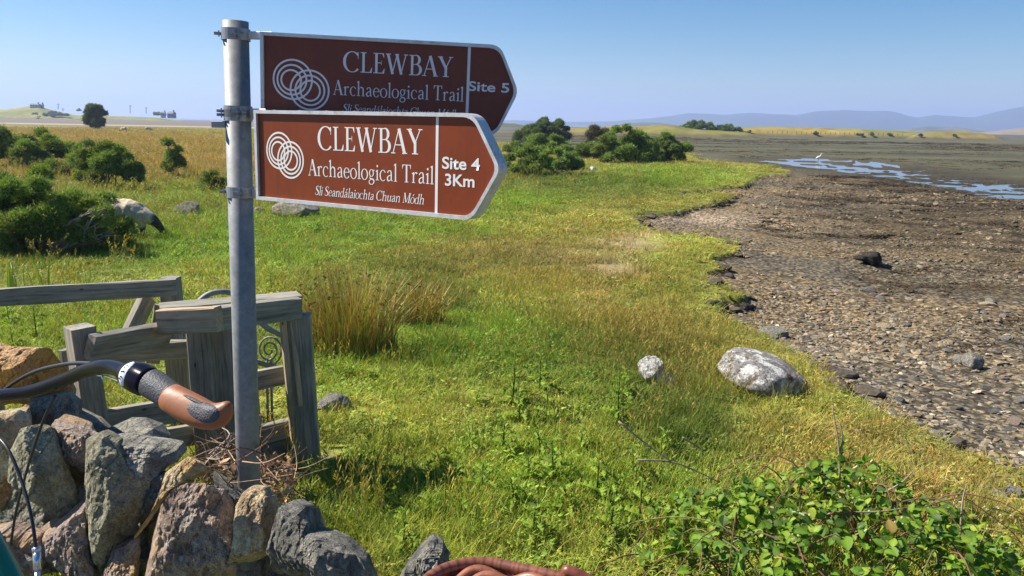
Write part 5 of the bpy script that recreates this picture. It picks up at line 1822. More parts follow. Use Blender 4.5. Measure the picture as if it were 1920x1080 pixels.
def rrect(u, sc=1.0):
    """rounded rectangle, u in 0..1 round the rim"""
    a, b_, r = BA * sc, BB * sc, BR * sc
    segs = [2 * (b_ - r), math.pi * r / 2, 2 * (a - r), math.pi * r / 2] * 2
    tot = sum(segs); d = (u % 1) * tot; k = 0
    while d > segs[k] and k < 7: d -= segs[k]; k += 1
    cs = [(a - r, b_ - r), (-a + r, b_ - r), (-a + r, -b_ + r), (a - r, -b_ + r)]
    if k == 0: p = (a, -b_ + r + d)
    elif k == 2: p = (a - r - d, b_)
    elif k == 4: p = (-a, b_ - r - d)
    elif k == 6: p = (-a + r + d, -b_)
    else:
        c = cs[(k - 1) // 2]; an = (k - 1) / 2 * math.pi / 2 + d / r; p = (c[0] + r * math.cos(an), c[1] + r * math.sin(an))
    return BC + bu * p[0] + bv_ * p[1]


br = lambda: np.array([.235, .088, .045]) * random.uniform(.75, 1.25)
rim = []
for i in range(97):
    q = rrect(i / 96)
    rim.append(q + Vector((0, 0, BZ + .012 * math.cos(4 * math.pi * i / 96 + .6) * 0)))
rc_ = np.repeat(np.array([[.20, .068, .038]]) * (1 + .5 * (rng.uniform(size=(385, 1)) - .5)) * np.where(np.arange(385)[:, None] % 4 < 1, .55, 1.0), 14, 0)
rim = [rrect(i / 384) + Vector((0, 0, BZ)) for i in range(385)]
mb = MB(); mb.tube(rim, .0075, 14, False, col=rc_); mb.build('rim', M_WICK, bas, sm=True)
NS = 30
for row in range(17):                                                            # each weaver runs in front of one stake and behind the next
    z = BZ - .009 - row * .0128
    sc = 1 - .012 * row
    pts = []
    for i in range(NS * 6 + 1):
        u = i / (NS * 6)
        w = math.cos(math.pi * (u * NS + row)) * .0055
        q = rrect(u, sc); cdir = (q - BC); cdir.z = 0; cdir.normalize()
        pts.append(q + cdir * w + Vector((0, 0, z + .005 * math.sin(math.pi * (u * NS + row) + .9))))
    mb = MB(); mb.tube(pts, .0064, 8, False, col=br()); mb.build('willow_rod', M_WICK, bas, sm=True)
for row in range(9):                                                             # the woven lid, its rods lying one inside the other
    sc = 1 - .085 * (row + 1.05); n_ = max(10, int(NS * (.35 + .65 * sc)) // 2 * 2)
    pts = []
    for i in range(n_ * 8 + 1):
        u = i / (n_ * 8); q = rrect(u, max(.06, sc)); ph = math.pi * (u * n_ + row)
        cdir = (q - BC); cdir.z = 0; cdir.normalize()
        pts.append(q + cdir * .0035 * math.sin(ph + .7) + Vector((0, 0, BZ - .006 + .0052 * math.cos(ph))))
    mb = MB(); mb.tube(pts, .0060, 8, False, col=br()); mb.build('lid_rod', M_WICK, bas, sm=True)
for k in range(NS):
    q0, q1 = rrect((k + .5) / NS, 1.0), rrect((k + .5) / NS, .86)
    mb = MB(); mb.tube([q0 + Vector((0, 0, BZ)), q1 + Vector((0, 0, .80))], .0045, 6, col=br()); mb.build('stake', M_WICK, bas, sm=True)
mb = MB(); mb.box(BC + Vector((0, 0, .803)), bu * BA * .84, bv_ * BB * .82, Vector((0, 0, .006)), col=[.2, .08, .05]); mb.build('base', M_WICK, bas)
# loop of the handle at the right of the far edge
q = D(1062, 1072, .955)
mb = MB(); mb.tube(spline([q + Vector((0, 0, -.05)), q + Vector((0, 0, -.004)), q + Vector((.004, -.003, .002)), q + Vector((.03, -.012, -.006)), q + Vector((.07, -.03, -.025)), q + Vector((.12, -.05, -.07))], 24), .0075, 12, col=[.18, .055, .03])
mb.build('handle', M_WICK, bas, sm=True)
# ------------------------------------------------------------------ gorse, trees
M_GORSE = mat_leaf('gorse_needles', .28, .6, spec=.3)
M_BARK = mat_vcol('gorse_bark', .9, nz=25, var=.35, bmp=.5)


def clump_blades(centers, radii, n_per, length, width, col_fn, seed, up_bias=.25, core=.78, squash=.85):
    """short needle sprays standing out all over rounded clumps"""
    r = np.random.default_rng(seed)
    V, F, C = [], [], []
    nv = 0
    for ci, (c, R) in enumerate(zip(centers, radii)):
        n = int(n_per * 7.5 * R * R)
        d = r.normal(size=(n, 3)); d /= np.linalg.norm(d, axis=1, keepdims=True)
        d[:, 2] = np.where(d[:, 2] < -.45, -d[:, 2], d[:, 2])
        lump = 1 + .22 * vnoise(d * 2.2 + ci * 3.1, seed) + .14 * vnoise(d * 5.2 + ci, seed + 1)
        rad = R * lump * (1 - .30 * r.uniform(size=n) ** 2) * np.where(r.uniform(size=n) < .12, 1 + .45 * r.uniform(size=n), 1)
        p = np.array(c) + d * rad[:, None] * np.array([1, 1, squash])
        ax = d + r.normal(0, .55, (n, 3)) + np.array([0, 0, up_bias]); ax /= np.linalg.norm(ax, axis=1, keepdims=True)
        sd_ = np.cross(ax, r.normal(size=(n, 3))); sd_ /= np.maximum(np.linalg.norm(sd_, axis=1, keepdims=True), 1e-6)
        L = length * r.uniform(.6, 1.3, n)[:, None]; w = width * r.uniform(.7, 1.3, n)[:, None]
        tri_ = np.stack([p - ax * L * .3 - sd_ * w * .5, p - ax * L * .3 + sd_ * w * .5, p + ax * L * .7], 1).reshape(-1, 3)
        V.append(tri_); F.append(np.arange(3 * n).reshape(-1, 3) + nv); nv += 3 * n
        cc = col_fn(r, n, d, ci)
        C.append(np.repeat(cc, 3, 0))
    return np.concatenate(V), np.concatenate(F), np.concatenate(C)


def core_mesh(mb_v, centers, radii, seed, f=.55, squash=.85, col=(.045, .07, .02)):  # dark spheres added inside the clumps to block light through the crown
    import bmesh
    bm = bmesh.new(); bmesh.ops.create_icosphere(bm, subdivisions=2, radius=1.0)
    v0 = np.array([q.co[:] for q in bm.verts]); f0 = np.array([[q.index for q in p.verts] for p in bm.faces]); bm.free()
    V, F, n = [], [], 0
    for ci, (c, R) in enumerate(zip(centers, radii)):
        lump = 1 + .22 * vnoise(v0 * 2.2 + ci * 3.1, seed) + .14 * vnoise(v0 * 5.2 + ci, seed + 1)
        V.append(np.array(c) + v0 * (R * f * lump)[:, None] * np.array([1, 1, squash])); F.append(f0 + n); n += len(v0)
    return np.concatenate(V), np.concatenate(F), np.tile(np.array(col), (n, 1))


def gorse_col(r, n, d, ci, hue=0.0):
    base = np.array([.125, .20, .042]) * (1 + .4 * math.sin(ci * 2.7)) + np.array([.04, .045, .006]) * max(0, math.sin(ci * 1.3 + hue))
    c = base * r.uniform(.6, 1.5, (n, 1))
    y = r.uniform(size=n) < .14 + .18 * np.clip(d[:, 2], 0, 1)
    c[y] = np.array([.32, .36, .07]) * r.uniform(.7, 1.3, (y.sum(), 1))
    b_ = r.uniform(size=n) < .06
    c[b_] = np.array([.16, .11, .06]) * r.uniform(.6, 1.2, (b_.sum(), 1))
    return c


def bush(name, cx, cy, w, dpt, h, ncl, label, seed, cat='bush', group=None, needle=.10, nw=.013, npx=2600, bare=(), rad=(.2, .32), stems=9, under=.12, hue=0.0, colf=None, zbase=None, profile=None):
    r = np.random.default_rng(seed)
    z0 = gz_at(cx, cy) if zbase is None else zbase
    root = empty(name, (cx, cy, z0), label, cat, group)
    cs, rs = [], []
    for i in range(int(ncl * 2.6)):
        for _ in range(60):
            a, b_ = r.uniform(-1, 1, 2)
            if a * a + b_ * b_ < 1: break
        R = h * r.uniform(*rad) * .68
        top = (1 - .55 * (a * a + b_ * b_) ** 1.2)
        if profile is not None: top *= profile(a)
        z = max(R * .5, h * top * (under + (1 - under) * r.uniform(.0, 1.0) ** .75) - R * .75)
        z = min(z, max(R * .5, h - R * .85))
        cs.append((cx + a * (w / 2 - R * .6), cy + b_ * (dpt / 2 - R * .5), z0 + z)); rs.append(R)
    cs += list(bare and [q[0] for q in bare] or []); rs += [q[1] for q in bare] if bare else []
    fn = colf or (lambda r, n, d, ci: gorse_col(r, n, d, ci, hue))
    v, f, c = clump_blades(cs, rs, npx, needle, nw, fn, seed)
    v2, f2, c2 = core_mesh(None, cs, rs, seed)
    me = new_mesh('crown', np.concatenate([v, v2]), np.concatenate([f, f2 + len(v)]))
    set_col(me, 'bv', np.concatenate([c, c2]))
    link('crown', me, M_GORSE, root)
    mb = MB()
    for k in range(stems):
        a = r.uniform(0, 6.28); q = r.uniform(0, .3)
        p0 = Vector((cx + math.cos(a) * q * w * .4, cy + math.sin(a) * q * dpt * .4, z0 - .08))
        tgt = Vector(cs[r.integers(len(cs))]) - Vector((0, 0, .05))
        mid = (p0 + tgt) / 2 + Vector(r.normal(0, .10 * h, 3)) - Vector((0, 0, .16 * h))
        pts = spline([p0, p0 * .7 + mid * .3 + Vector(r.normal(0, .03, 3)), mid, tgt], 10)
        mb.tube(pts, np.linspace(.022 * h + .012, .008, 11), 6, col=np.array([.20, .165, .125]) * r.uniform(.6, 1.4))
        for j in range(3):
            s_ = Vector(pts[r.integers(3, 9)]); e = s_ + Vector(r.normal(0, .22 * h, 3)) + Vector((0, 0, .1 * h))
            mb.tube([s_, (s_ + e) / 2 + Vector(r.normal(0, .03, 3)), e], [.010, .007, .003], 5, col=np.array([.24, .205, .16]) * r.uniform(.6, 1.3))
    mb.build('trunk', M_BARK, root, sm=True)
    return root


def at(px, py):
    x, y, z = hit(np.array([float(px)]), np.array([float(py)]))
    return float(x[0]), float(y[0])


def bush_px(name, x0, x1, ytop, ybase, label, seed, ncl, dr=.7, **kw):
    x, y = at((x0 + x1) / 2, ybase)
    z = gz_at(x, y); s = px_m((x, y, z))
    w, h = (x1 - x0) * s, (ybase - ytop) * s
    return bush(name, x, y + w * dr * .35, w, w * dr, h, ncl, label, seed, **kw)


# near gorse at the left, with bare grey branches reaching right
GR = 'gorse bushes on the left of the field'
bush_px('gorse_bush', -190, 196, 304, 486, 'large near gorse at the left edge, bare grey branches reaching towards the sheep', 61, 30, group=GR, needle=.075, nw=.012, npx=5200, rad=(.15, .24), stems=16, under=.12)
x, y = at(150, 478); z = gz_at(x, y); s = px_m((x, y, z))
rr2 = np.random.default_rng(77)
br_root = [o for o in COL.objects if o.name == 'gorse_bush'][0]
mb = MB()
for k in range(15):
    p0 = P(rr2.uniform(70, 130), rr2.uniform(455, 478), y + rr2.uniform(-.2, .3))
    p1 = P(rr2.uniform(150, 225), rr2.uniform(375, 470), y + rr2.uniform(-.5, .2))
    m_ = (p0 + p1) / 2 + Vector(rr2.normal(0, .07, 3))
    pts = spline([p0, m_, p1], 8); mb.tube(pts, np.linspace(.020, .006, 9), 6, col=np.array([.36, .31, .25]) * rr2.uniform(.6, 1.3))
    for j in range(2):
        s_ = Vector(pts[rr2.integers(3, 8)]); mb.tube([s_, s_ + Vector(rr2.normal(0, .13, 3)) + Vector((.08, 0, .03))], [.009, .004], 5, col=np.array([.38, .33, .27]) * rr2.uniform(.6, 1.3))
mb.build('bare_branch', M_BARK, br_root, sm=True)['kind'] = 'stuff'
v, f, c = [], [], []
cs = [P(a, b_, y + q) for a, b_, q in ((195, 400, -.2), (205, 420, -.1), (165, 385, 0), (150, 410, .1), (178, 430, .2), (130, 380, .1), (110, 395, 0), (190, 385, 0))]
v, f, c = clump_blades([tuple(q) for q in cs], [.16, .12, .17, .16, .10, .2, .2, .12], 5200, .075, .012, gorse_col, 78)
me = new_mesh('crown', v, f); set_col(me, 'bv', c); link('crown', me, M_GORSE, br_root)

bush_px('gorse_bush', -130, 118, 232, 318, 'gorse at the left edge, farthest back, below the brown meadow', 62, 20, group=GR, needle=.12, nw=.022, npx=1700, rad=(.2, .3))
bush_px('gorse_bush', 70, 180, 268, 334, 'low gorse between the left edge and the flat-topped gorse', 63, 10, group=GR, needle=.12, nw=.022, npx=1700, rad=(.22, .34))
bush_px('gorse_bush', 108, 254, 264, 358, 'flat-topped gorse with a crooked leaning trunk at its right side', 64, 17, group=GR, needle=.11, nw=.020, npx=2000, rad=(.18, .27), stems=14, under=.5)
bush_px('gorse_bush', 142, 172, 252, 290, 'small rounded gorse standing up behind the flat-topped one', 65, 4, group=GR, needle=.12, nw=.022, npx=1700, rad=(.4, .55))
bush_px('shrub', 303, 343, 249, 334, 'narrow upright dark shrub in the tall brown grass left of the pole', 66, 7, needle=.12, nw=.024, npx=1500, rad=(.15, .22), under=.3, stems=6, cat='shrub')
bush_px('shrub', 368, 425, 318, 362, 'low dark green shrub with bare twigs just left of the pole', 67, 7, needle=.10, nw=.018, npx=1700, rad=(.25, .38), stems=10, cat='shrub')

# thicket in the middle, beyond the sign
GM = 'gorse thicket beyond the sign'
kw = dict(group=GM, needle=.15, nw=.034, npx=950)
bush_px('gorse_bush', 928, 1100, 268, 332, 'gorse at the left front of the middle thicket, grey dead branches below', 71, 22, rad=(.16, .27), stems=20, under=.3, hue=1, **kw)
bush_px('gorse_bush', 940, 1105, 246, 292, 'long low gorse right below the wind-bent tree', 72, 16, rad=(.25, .4), hue=2, **kw)
bush_px('gorse_bush', 1110, 1240, 232, 308, 'tallest rounded gorse of the middle thicket, brown dead patch low in its front', 73, 24, rad=(.16, .26), stems=14, **kw)
bush_px('gorse_bush', 1205, 1305, 244, 306, 'gorse at the right end of the middle thicket, nearest the shore', 74, 18, rad=(.17, .28), hue=1.5, **kw)
bush_px('gorse_bush', 1085, 1165, 262, 296, 'low gorse in the middle of the thicket, left of the tallest one', 75, 9, rad=(.25, .4), hue=.5, **kw)
bush_px('gorse_bush', 1072, 1135, 254, 300, 'gorse filling the gap left of the tallest bush, lower than its neighbours', 176, 14, rad=(.22, .36), hue=.8, **kw)
bush_px('gorse_bush', 1040, 1098, 288, 322, 'straggling low gorse at the front right of the leftmost one', 76, 8, rad=(.22, .4), stems=12, **kw)


def rust_col(r, n, d, ci):
    c = np.array([.15, .13, .06]) * r.uniform(.5, 1.5, (n, 1))
    return c


bush_px('shrub', 1096, 1146, 228, 278, 'olive brown spiky shrub rising behind the middle thicket', 79, 9, needle=.25, nw=.04, npx=800, rad=(.2, .3), cat='shrub', colf=rust_col)


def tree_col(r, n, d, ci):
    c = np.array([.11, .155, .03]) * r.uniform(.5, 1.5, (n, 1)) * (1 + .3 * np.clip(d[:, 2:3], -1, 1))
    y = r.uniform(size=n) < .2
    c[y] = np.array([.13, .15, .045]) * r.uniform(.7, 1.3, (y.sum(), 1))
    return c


x, y = at(1015, 262)
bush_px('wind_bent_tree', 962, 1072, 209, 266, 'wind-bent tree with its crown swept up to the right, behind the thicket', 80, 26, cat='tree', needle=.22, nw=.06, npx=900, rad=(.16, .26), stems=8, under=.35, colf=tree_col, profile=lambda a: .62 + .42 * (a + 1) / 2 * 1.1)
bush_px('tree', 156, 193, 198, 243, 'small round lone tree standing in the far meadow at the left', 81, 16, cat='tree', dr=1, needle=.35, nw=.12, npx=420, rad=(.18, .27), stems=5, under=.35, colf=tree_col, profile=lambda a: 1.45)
# scrub on the far islands
for (a0, a1, yt, yb, Y, lb, sd_) in ((1268, 1345, 226, 246, 232, 'rounded dark scrub on the sandy far islet, the larger one', 82), (1330, 1390, 233, 246, 232, 'lower dark scrub at the right end of the sandy far islet', 83)):
    q = P((a0 + a1) / 2, yb, Y); s = Y / F_PX
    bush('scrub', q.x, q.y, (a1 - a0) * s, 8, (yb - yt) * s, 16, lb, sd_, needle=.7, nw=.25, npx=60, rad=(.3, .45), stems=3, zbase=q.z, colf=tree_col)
for k, (a0, wd__, Y) in enumerate(((1530, 10, 278), (1612, 12, 278), (1634, 9, 278), (1668, 8, 279), (1726, 8, 256), (1790, 8, 256), (1392, 14, 279), (1405, 10, 279))):
    yb = 253 + .0175 * (a0 - 1600) ; q = P(a0, yb, Y); s = Y / F_PX
    bush('scrub', q.x, q.y, wd__ * s, wd__ * s, 5.5 * s, 3, 'tiny dark bush on the far green shore', 90 + k, group='tiny bushes dotted along the far green shore', needle=.5, nw=.22, npx=80, rad=(.4, .5), stems=1, zbase=q.z, colf=tree_col)
for (a0, a1, yt, yb, Y, lb, sd_) in ((80, 130, 209, 217, 590, 'long dark hedge at the foot of the far left hill', 101), (146, 152, 204, 208, 600, 'single dark bush on the skyline left of the lone tree', 102), (63, 70, 211, 215, 585, 'tiny dark bush at the foot of the far left hill', 103), (283, 312, 210, 216, 600, 'dark trees left of the far farmhouse', 104)):
    q = P((a0 + a1) / 2, yb, Y); s = Y / F_PX
    bush('hedge' if a1 - a0 > 20 else 'scrub', q.x, q.y, (a1 - a0) * s, 7, (yb - yt) * s, 12 if a1 - a0 > 20 else 3, lb, sd_, cat='hedge' if a1 - a0 > 20 else 'bush', needle=1.2, nw=.5, npx=20, rad=(.35, .5), stems=2, zbase=q.z, colf=tree_col)

# ------------------------------------------------------------------ rushes
M_RUSH = mat_leaf('rush', .2, .5, spec=.3)


def rush(px, py, h, rad, n, label, seed, brown=.4):
    x, y = at(px, py); z = gz_at(x, y)
    r = np.random.default_rng(seed)
    V, F, C = [], [], []
    for i in range(n):
        a = r.uniform(0, 6.28); d = rad * r.uniform() ** .6; lean = r.uniform(.05, .75) * (.5 + d / rad) ; hh = h * r.uniform(.45, 1.05)
        p0 = np.array([x + d * .85 * math.cos(a), y + d * .6 * math.sin(a), z - .03]); dv = np.array([math.cos(a + r.normal(0, .5)), math.sin(a + r.normal(0, .5)), 0])
        side = np.array([-dv[1], dv[0], 0]) if r.uniform() < .6 else np.array([1., 0, 0]); w = .0034
        is_b = r.uniform() < brown
        c = (np.array([.44, .26, .08]) if is_b else np.array([.15, .21, .045])) * r.uniform(.6, 1.5)
        st = len(V)
        for k in range(5):
            u = k / 4; p = p0 + dv * hh * lean * .55 * u ** 2 + np.array([0, 0, hh * u * (1 - .25 * lean * u)])
            ww = w * (1 - .75 * u)
            V += [p - side * ww, p + side * ww]; cc = c * (.6 + .6 * u) + (np.array([.10, .04, .0]) * u if not is_b else 0); C += [cc, cc]
        F += [(st + 2 * k, st + 2 * k + 1, st + 2 * k + 3, st + 2 * k + 2) for k in range(4)]
        if r.uniform() < .3:
            st = len(V); q = p0 + (p - p0) * .9; o = r.normal(0, .012, 3)
            V += [q, q + o + [0, 0, .012], q + o * 2, q + o - [0, 0, .01]]; C += [np.array([.16, .085, .04])] * 4; F.append((st, st + 1, st + 2, st + 3))
    me = bpy.data.meshes.new('rush_clump'); me.from_pydata([tuple(q) for q in V], [], F); set_col(me, 'bv', np.array(C))
    return tag(link('rush_clump', me, M_RUSH, loc=(x, y, z)), label, 'rushes')


rush(655, 660, .84, .50, 1150, 'tall clump of green and rust coloured rushes right of the gate, the larger of two', 111, .5)
rush(782, 606, .52, .34, 800, 'smaller clump of brownish rushes, to the right of and behind the larger one', 112, .5)
rush(600, 640, .55, .25, 260, 'thin stand of rushes just right of the wooden gate post', 113, .35)

# ------------------------------------------------------------------ thistles
M_THIS = mat_leaf('thistle_leaf', .35, .6, spec=.12)


def thistle_mesh(seed, h, n, ll):
    r = np.random.default_rng(seed)
    V, F, C = [], [], []
    mb = MB(); top = np.array([r.normal(0, .03), r.normal(0, .03), h])
    mb.tube([(0, 0, -.03), tuple(top * .5 + r.normal(0, .006, 3)), tuple(top)], [.006, .005, .003], 6, col=[.15, .20, .04])
    st_me = mb
    for i in range(n):
        u = (i + .5) / n; a = i * 2.4 + r.normal(0, .3); L = ll * (1.25 - .8 * u) * r.uniform(.8, 1.2)
        p0 = top * u * .98; dv = np.array([math.cos(a), math.sin(a), .25 + .55 * u]); dv /= np.linalg.norm(dv); sd_ = np.array([-math.sin(a), math.cos(a), 0])
        c = np.array([.175, .25, .028]) * r.uniform(.65, 1.35)
        m_ = 9; st = len(V)
        for k in range(m_ + 1):                      # a lobed, spiny blade: its edge runs in and out
            q = k / m_; ctr = p0 + dv * L * q - np.array([0, 0, L * .45 * q * q])
            wv = L * .26 * (1 - q) ** .55 * min(1, .35 + 2.2 * q) * (1.25 if k % 2 else .42)
            lift = np.array([0, 0, .12 * L * (1 if k % 2 else .2)]); fwd_ = dv * L * (.07 if k % 2 else 0)
            V += [ctr - sd_ * wv + lift + fwd_, ctr, ctr + sd_ * wv + lift + fwd_]; C += [c * (1.2 if k % 2 else .85), c * 1.25, c * (1.2 if k % 2 else .85)]
        for k in range(m_):
            b0 = st + 3 * k; F += [(b0, b0 + 1, b0 + 4, b0 + 3), (b0 + 1, b0 + 2, b0 + 5, b0 + 4)]
    me = bpy.data.meshes.new('leaves'); me.from_pydata([tuple(q) for q in V], [], F); set_col(me, 'bv', np.array(C))
    return st_me, me


protos = []
for k, (h, n, ll) in enumerate(((.34, 19, .12), (.24, 15, .13), (.16, 12, .13), (.10, 10, .12))):
    s_, l_ = thistle_mesh(600 + k, h, n, ll)
    protos.append((s_, l_))
TH = [(960, 760, 1.15, 0), (1012, 735, .95, 0), (975, 790, .9, 1), (1025, 790, 1.0, 1), (895, 760, .7, 2), (1160, 800, 1.1, 0), (1165, 745, .9, 1), (1190, 905, .9, 1), (940, 850, .9, 1), (1010, 850, .9, 2), (1040, 900, 1, 1), (880, 850, .8, 2), (905, 925, 1, 2), (960, 950, 1, 2), (860, 905, 1, 3), (1090, 845, .9, 2),
      (1120, 940, 1, 1), (1060, 965, 1, 2), (830, 880, 1, 3), (1000, 1010, 1, 2), (1140, 1010, 1, 1), (1200, 990, 1, 1), (755, 1046, .88, 1), (650, 705, .9, 3), (690, 715, .9, 3), (620, 700, .9, 3), (510, 545, 1.1, 1), (345, 560, .8, 2), (70, 640, 1.15, 0), (28, 655, .9, 1), (110, 650, .9, 1), (150, 600, .7, 1), (20, 610, .9, 1),
      (1240, 850, .9, 2), (930, 800, .8, 3), (1080, 780, .8, 3), (990, 905, .9, 2), (870, 970, .9, 3), (800, 960, .9, 3), (740, 800, .7, 3), (1570, 880, .9, 1), (1660, 905, .8, 2)]
LBL = {755: 'single bright feathery thistle growing at the foot of the wall in front of the shadow', 510: 'tall thistle on its own directly right of the pole, behind the gate beam', 345: 'lone thistle in the yellow grass between the two gate rails', 740: 'lone small thistle between the grey stone and the thistle patch'}
done = {}
for i, (px, py, sc, k) in enumerate(TH):
    x, y = at(px, py); z = gz_at(x, y)
    if px == 345 or px < 160: grp, lb, ct = 'thistles behind the fence at the left', 'dark green thistle in grass behind the grey fence at the left', 'thistle'
    elif px in (620, 650, 690): grp, lb, ct = 'thistles below the rushes', 'low thistle at the foot of the large rush clump', 'thistle'
    elif px > 1500: grp, lb, ct = 'thistles behind the bramble', 'thistle rising out of the far side of the bramble', 'thistle'
    else: grp, lb, ct = 'thistles in the middle foreground', 'spiny green thistle in the patch left of the bramble', 'thistle'
    if px in LBL: lb, grp = LBL[px], None
    root = empty('thistle', (x, y, z), lb, ct, grp)
    root.rotation_euler = (0, 0, rng.uniform(0, 6.28)); root.scale = (sc, sc, sc)
    if k not in done:
        o1 = protos[k][0].build('stem', M_THIS, None, sm=True); o2 = bpy.data.objects.new('leaves', protos[k][1]); COL.objects.link(o2); protos[k][1].materials.append(M_THIS)
        done[k] = (o1.data, o2.data); o1.parent = root; o2.parent = root
    else:
        for nm, dt in zip(('stem', 'leaves'), done[k]):
            o = bpy.data.objects.new(nm, dt); COL.objects.link(o); o.parent = root

# iris leaves behind the fence
x, y = at(30, 560); z = gz_at(x, y)
root = empty('iris_clump', (x, y, z), 'clump of broad upright yellow-green iris leaves at the left edge above the fence rail', 'iris')
r = np.random.default_rng(9)
for i in range(16):
    a = r.uniform(0, 6.28); p0 = np.array([x + r.normal(0, .22), y + r.normal(0, .12), z]); h = r.uniform(.35, .62); ln_ = r.normal(0, .16); dv = np.array([math.cos(a), math.sin(a), 0]); sd_ = np.array([math.cos(a + 1.3), .3 * math.sin(a + 1.3), 0])
    V, C = [], []
    c = np.array([.19, .26, .035]) * r.uniform(.7, 1.3)
    for k in range(6):
        u = k / 5; p = p0 + dv * (ln_ * u * u) + np.array([0, 0, h * u * (1 - .1 * u)]); w = .02 * (1 - u) ** .5 * (.7 + .5 * u)
        V += [p - sd_ * w, p + np.cross(dv, sd_) * .0 + np.array([0, 0, .0]) + dv * .004, p + sd_ * w]; C += [c * (.8 + .4 * u)] * 3
    F = [(3 * k + j, 3 * k + j + 1, 3 * k + j + 4, 3 * k + j + 3) for k in range(5) for j in (0, 1)]
    me = bpy.data.meshes.new('leaf'); me.from_pydata([tuple(q) for q in V], [], F); set_col(me, 'bv', np.array(C)); link('leaf', me, M_RUSH, root)

# ------------------------------------------------------------------ bramble
M_BRAM = mat_leaf('bramble_leaf', .34, .5, spec=.22, var=False)


def bram_leaf(seed, hue):
    r = np.random.default_rng(seed)
    nE = 9; V, C = [], []
    for k in range(nE + 1):
        u = k / nE; w = .36 * math.sin(math.pi * u ** .8) ** .8 * (1 + (.10 if k % 2 else -.06)) if 0 < k < nE else 0
        zc = -.25 * u * u + .05 * u; V += [(-w, u, zc + .28 * w + r.normal(0, .01)), (0, u, zc), (w, u, zc + .28 * w + r.normal(0, .01))]
        C += [np.array(hue), np.array(hue) * 1.35, np.array(hue)]
    F = []
    for k in range(nE):
        b0 = 3 * k
        F += [(b0, b0 + 1, b0 + 4, b0 + 3), (b0 + 1, b0 + 2, b0 + 5, b0 + 4)]
    me = bpy.data.meshes.new('leaf'); me.from_pydata(V, [], F); set_col(me, 'bv', np.array(C)); smooth(me); me.materials.append(M_BRAM)
    return me


def gzf(x, y): return float(field_z(np.array([x]), np.array([y]))[0])


HUES = [(.10, .185, .018), (.14, .24, .02), (.075, .135, .018), (.19, .28, .025), (.25, .32, .03), (.05, .095, .016), (.30, .30, .05), (.11, .20, .018), (.15, .23, .024), (.32, .22, .06)]
LM = [bram_leaf(700 + i, h) for i, h in enumerate(HUES)]
LP = [.19, .19, .15, .12, .07, .1, .03, .08, .05, .02]
bx, by = at(1520, 1075)
BRM = empty('bramble_bush', (bx, by, gzf(bx, by)), 'sprawling bramble with bright broad leaves filling the lower right foreground', 'bramble')
r = np.random.default_rng(21)
BCN = Vector((bx + .02, by + .16, 0))


def bram_h(u, v):
    """height of the leafy mound, u across, v away, in metres from its middle"""
    e = ((u - .10) / .84) ** 2 + (v / .60) ** 2
    return max(0, 1 - e) ** .5 * (.26 + .16 * vnoise(np.array([u * 3.1, v * 3.1 + 9.]), 5) + .10 * vnoise(np.array([u * 8., v * 8. + 3.]), 6))


leafs = []
for i in range(2000):
    u, v = r.uniform(-1.15, 1.15), r.uniform(-.75, .72)
    hmx = bram_h(u, v)
    if hmx < .02 and r.uniform() > .12: continue
    if r.uniform() > .35 + .8 * (.5 + .5 * vnoise(np.array([u * 5., v * 5.]), 8)): continue
    q = max(hmx, .03) * r.uniform(.35, 1.1) ** .6
    x, y = BCN.x + u, BCN.y + v
    p = Vector((x, y, gzf(x, y) + q + .02))
    yaw0 = r.uniform(0, 6.28)
    for k, dy in enumerate((0, 2.0, -2.0)):
        s = r.uniform(.026, .056) * (1.15 if k == 0 else .9)
        nrm = Vector((r.normal(-.3, .65), r.normal(-.25, .65), 1)).normalized()
        yaw = yaw0 + dy * .6 + r.normal(0, .15)
        M = nrm.to_track_quat('Z', 'Y').to_matrix().to_4x4() @ Matrix.Rotation(yaw, 4, 'Z') @ Matrix.Rotation(r.normal(-.25, .3), 4, 'X') @ Matrix.Diagonal((s, s, s, 1))
        leafs.append((p + Vector(r.normal(0, .006, 3)), M, int(r.choice(10, p=LP))))
score = [(-(q[1].to_3x3() @ Vector((0, 1, 0))).length / max(.5, (q[0] - Vector((0, 0, CAM_Z))).length) - .02 * (q[0].z - gzf(q[0].x, q[0].y)) * 3 + (10 if not (-.02 < (CR.T @ np.array(q[0] - Vector((0, 0, CAM_Z))))[0] / -(CR.T @ np.array(q[0] - Vector((0, 0, CAM_Z))))[2] < .67) or (CR.T @ np.array(q[0] - Vector((0, 0, CAM_Z))))[1] / -(CR.T @ np.array(q[0] - Vector((0, 0, CAM_Z))))[2] < -.37 else 0), i) for i, q in enumerate(leafs)]
score.sort()
big = set(i for _, i in score[:300])
mb = MB(); mv = [np.array([q.co[:] for q in m_.vertices]) for m_ in LM]; mf = [[tuple(p.vertices) for p in m_.polygons] for m_ in LM]; mc = []
for m_ in LM:
    a = np.zeros(len(m_.vertices) * 4, np.float32); m_.attributes['bv'].data.foreach_get('color', a); mc.append(a.reshape(-1, 4)[:, :3])
for i, (p, M, k) in enumerate(leafs):
    if i in big:
        o = bpy.data.objects.new('leaf', LM[k]); COL.objects.link(o); o.parent = BRM
        o.matrix_local = Matrix.Translation(p - BRM.location) @ M
    else:
        vv = mv[k] @ np.array(M.to_3x3()).T + np.array(p); mb.add(vv, mf[k], mc[k])
mb.build('foliage', M_BRAM, BRM, fix=False)['kind'] = 'stuff'
mb = MB()
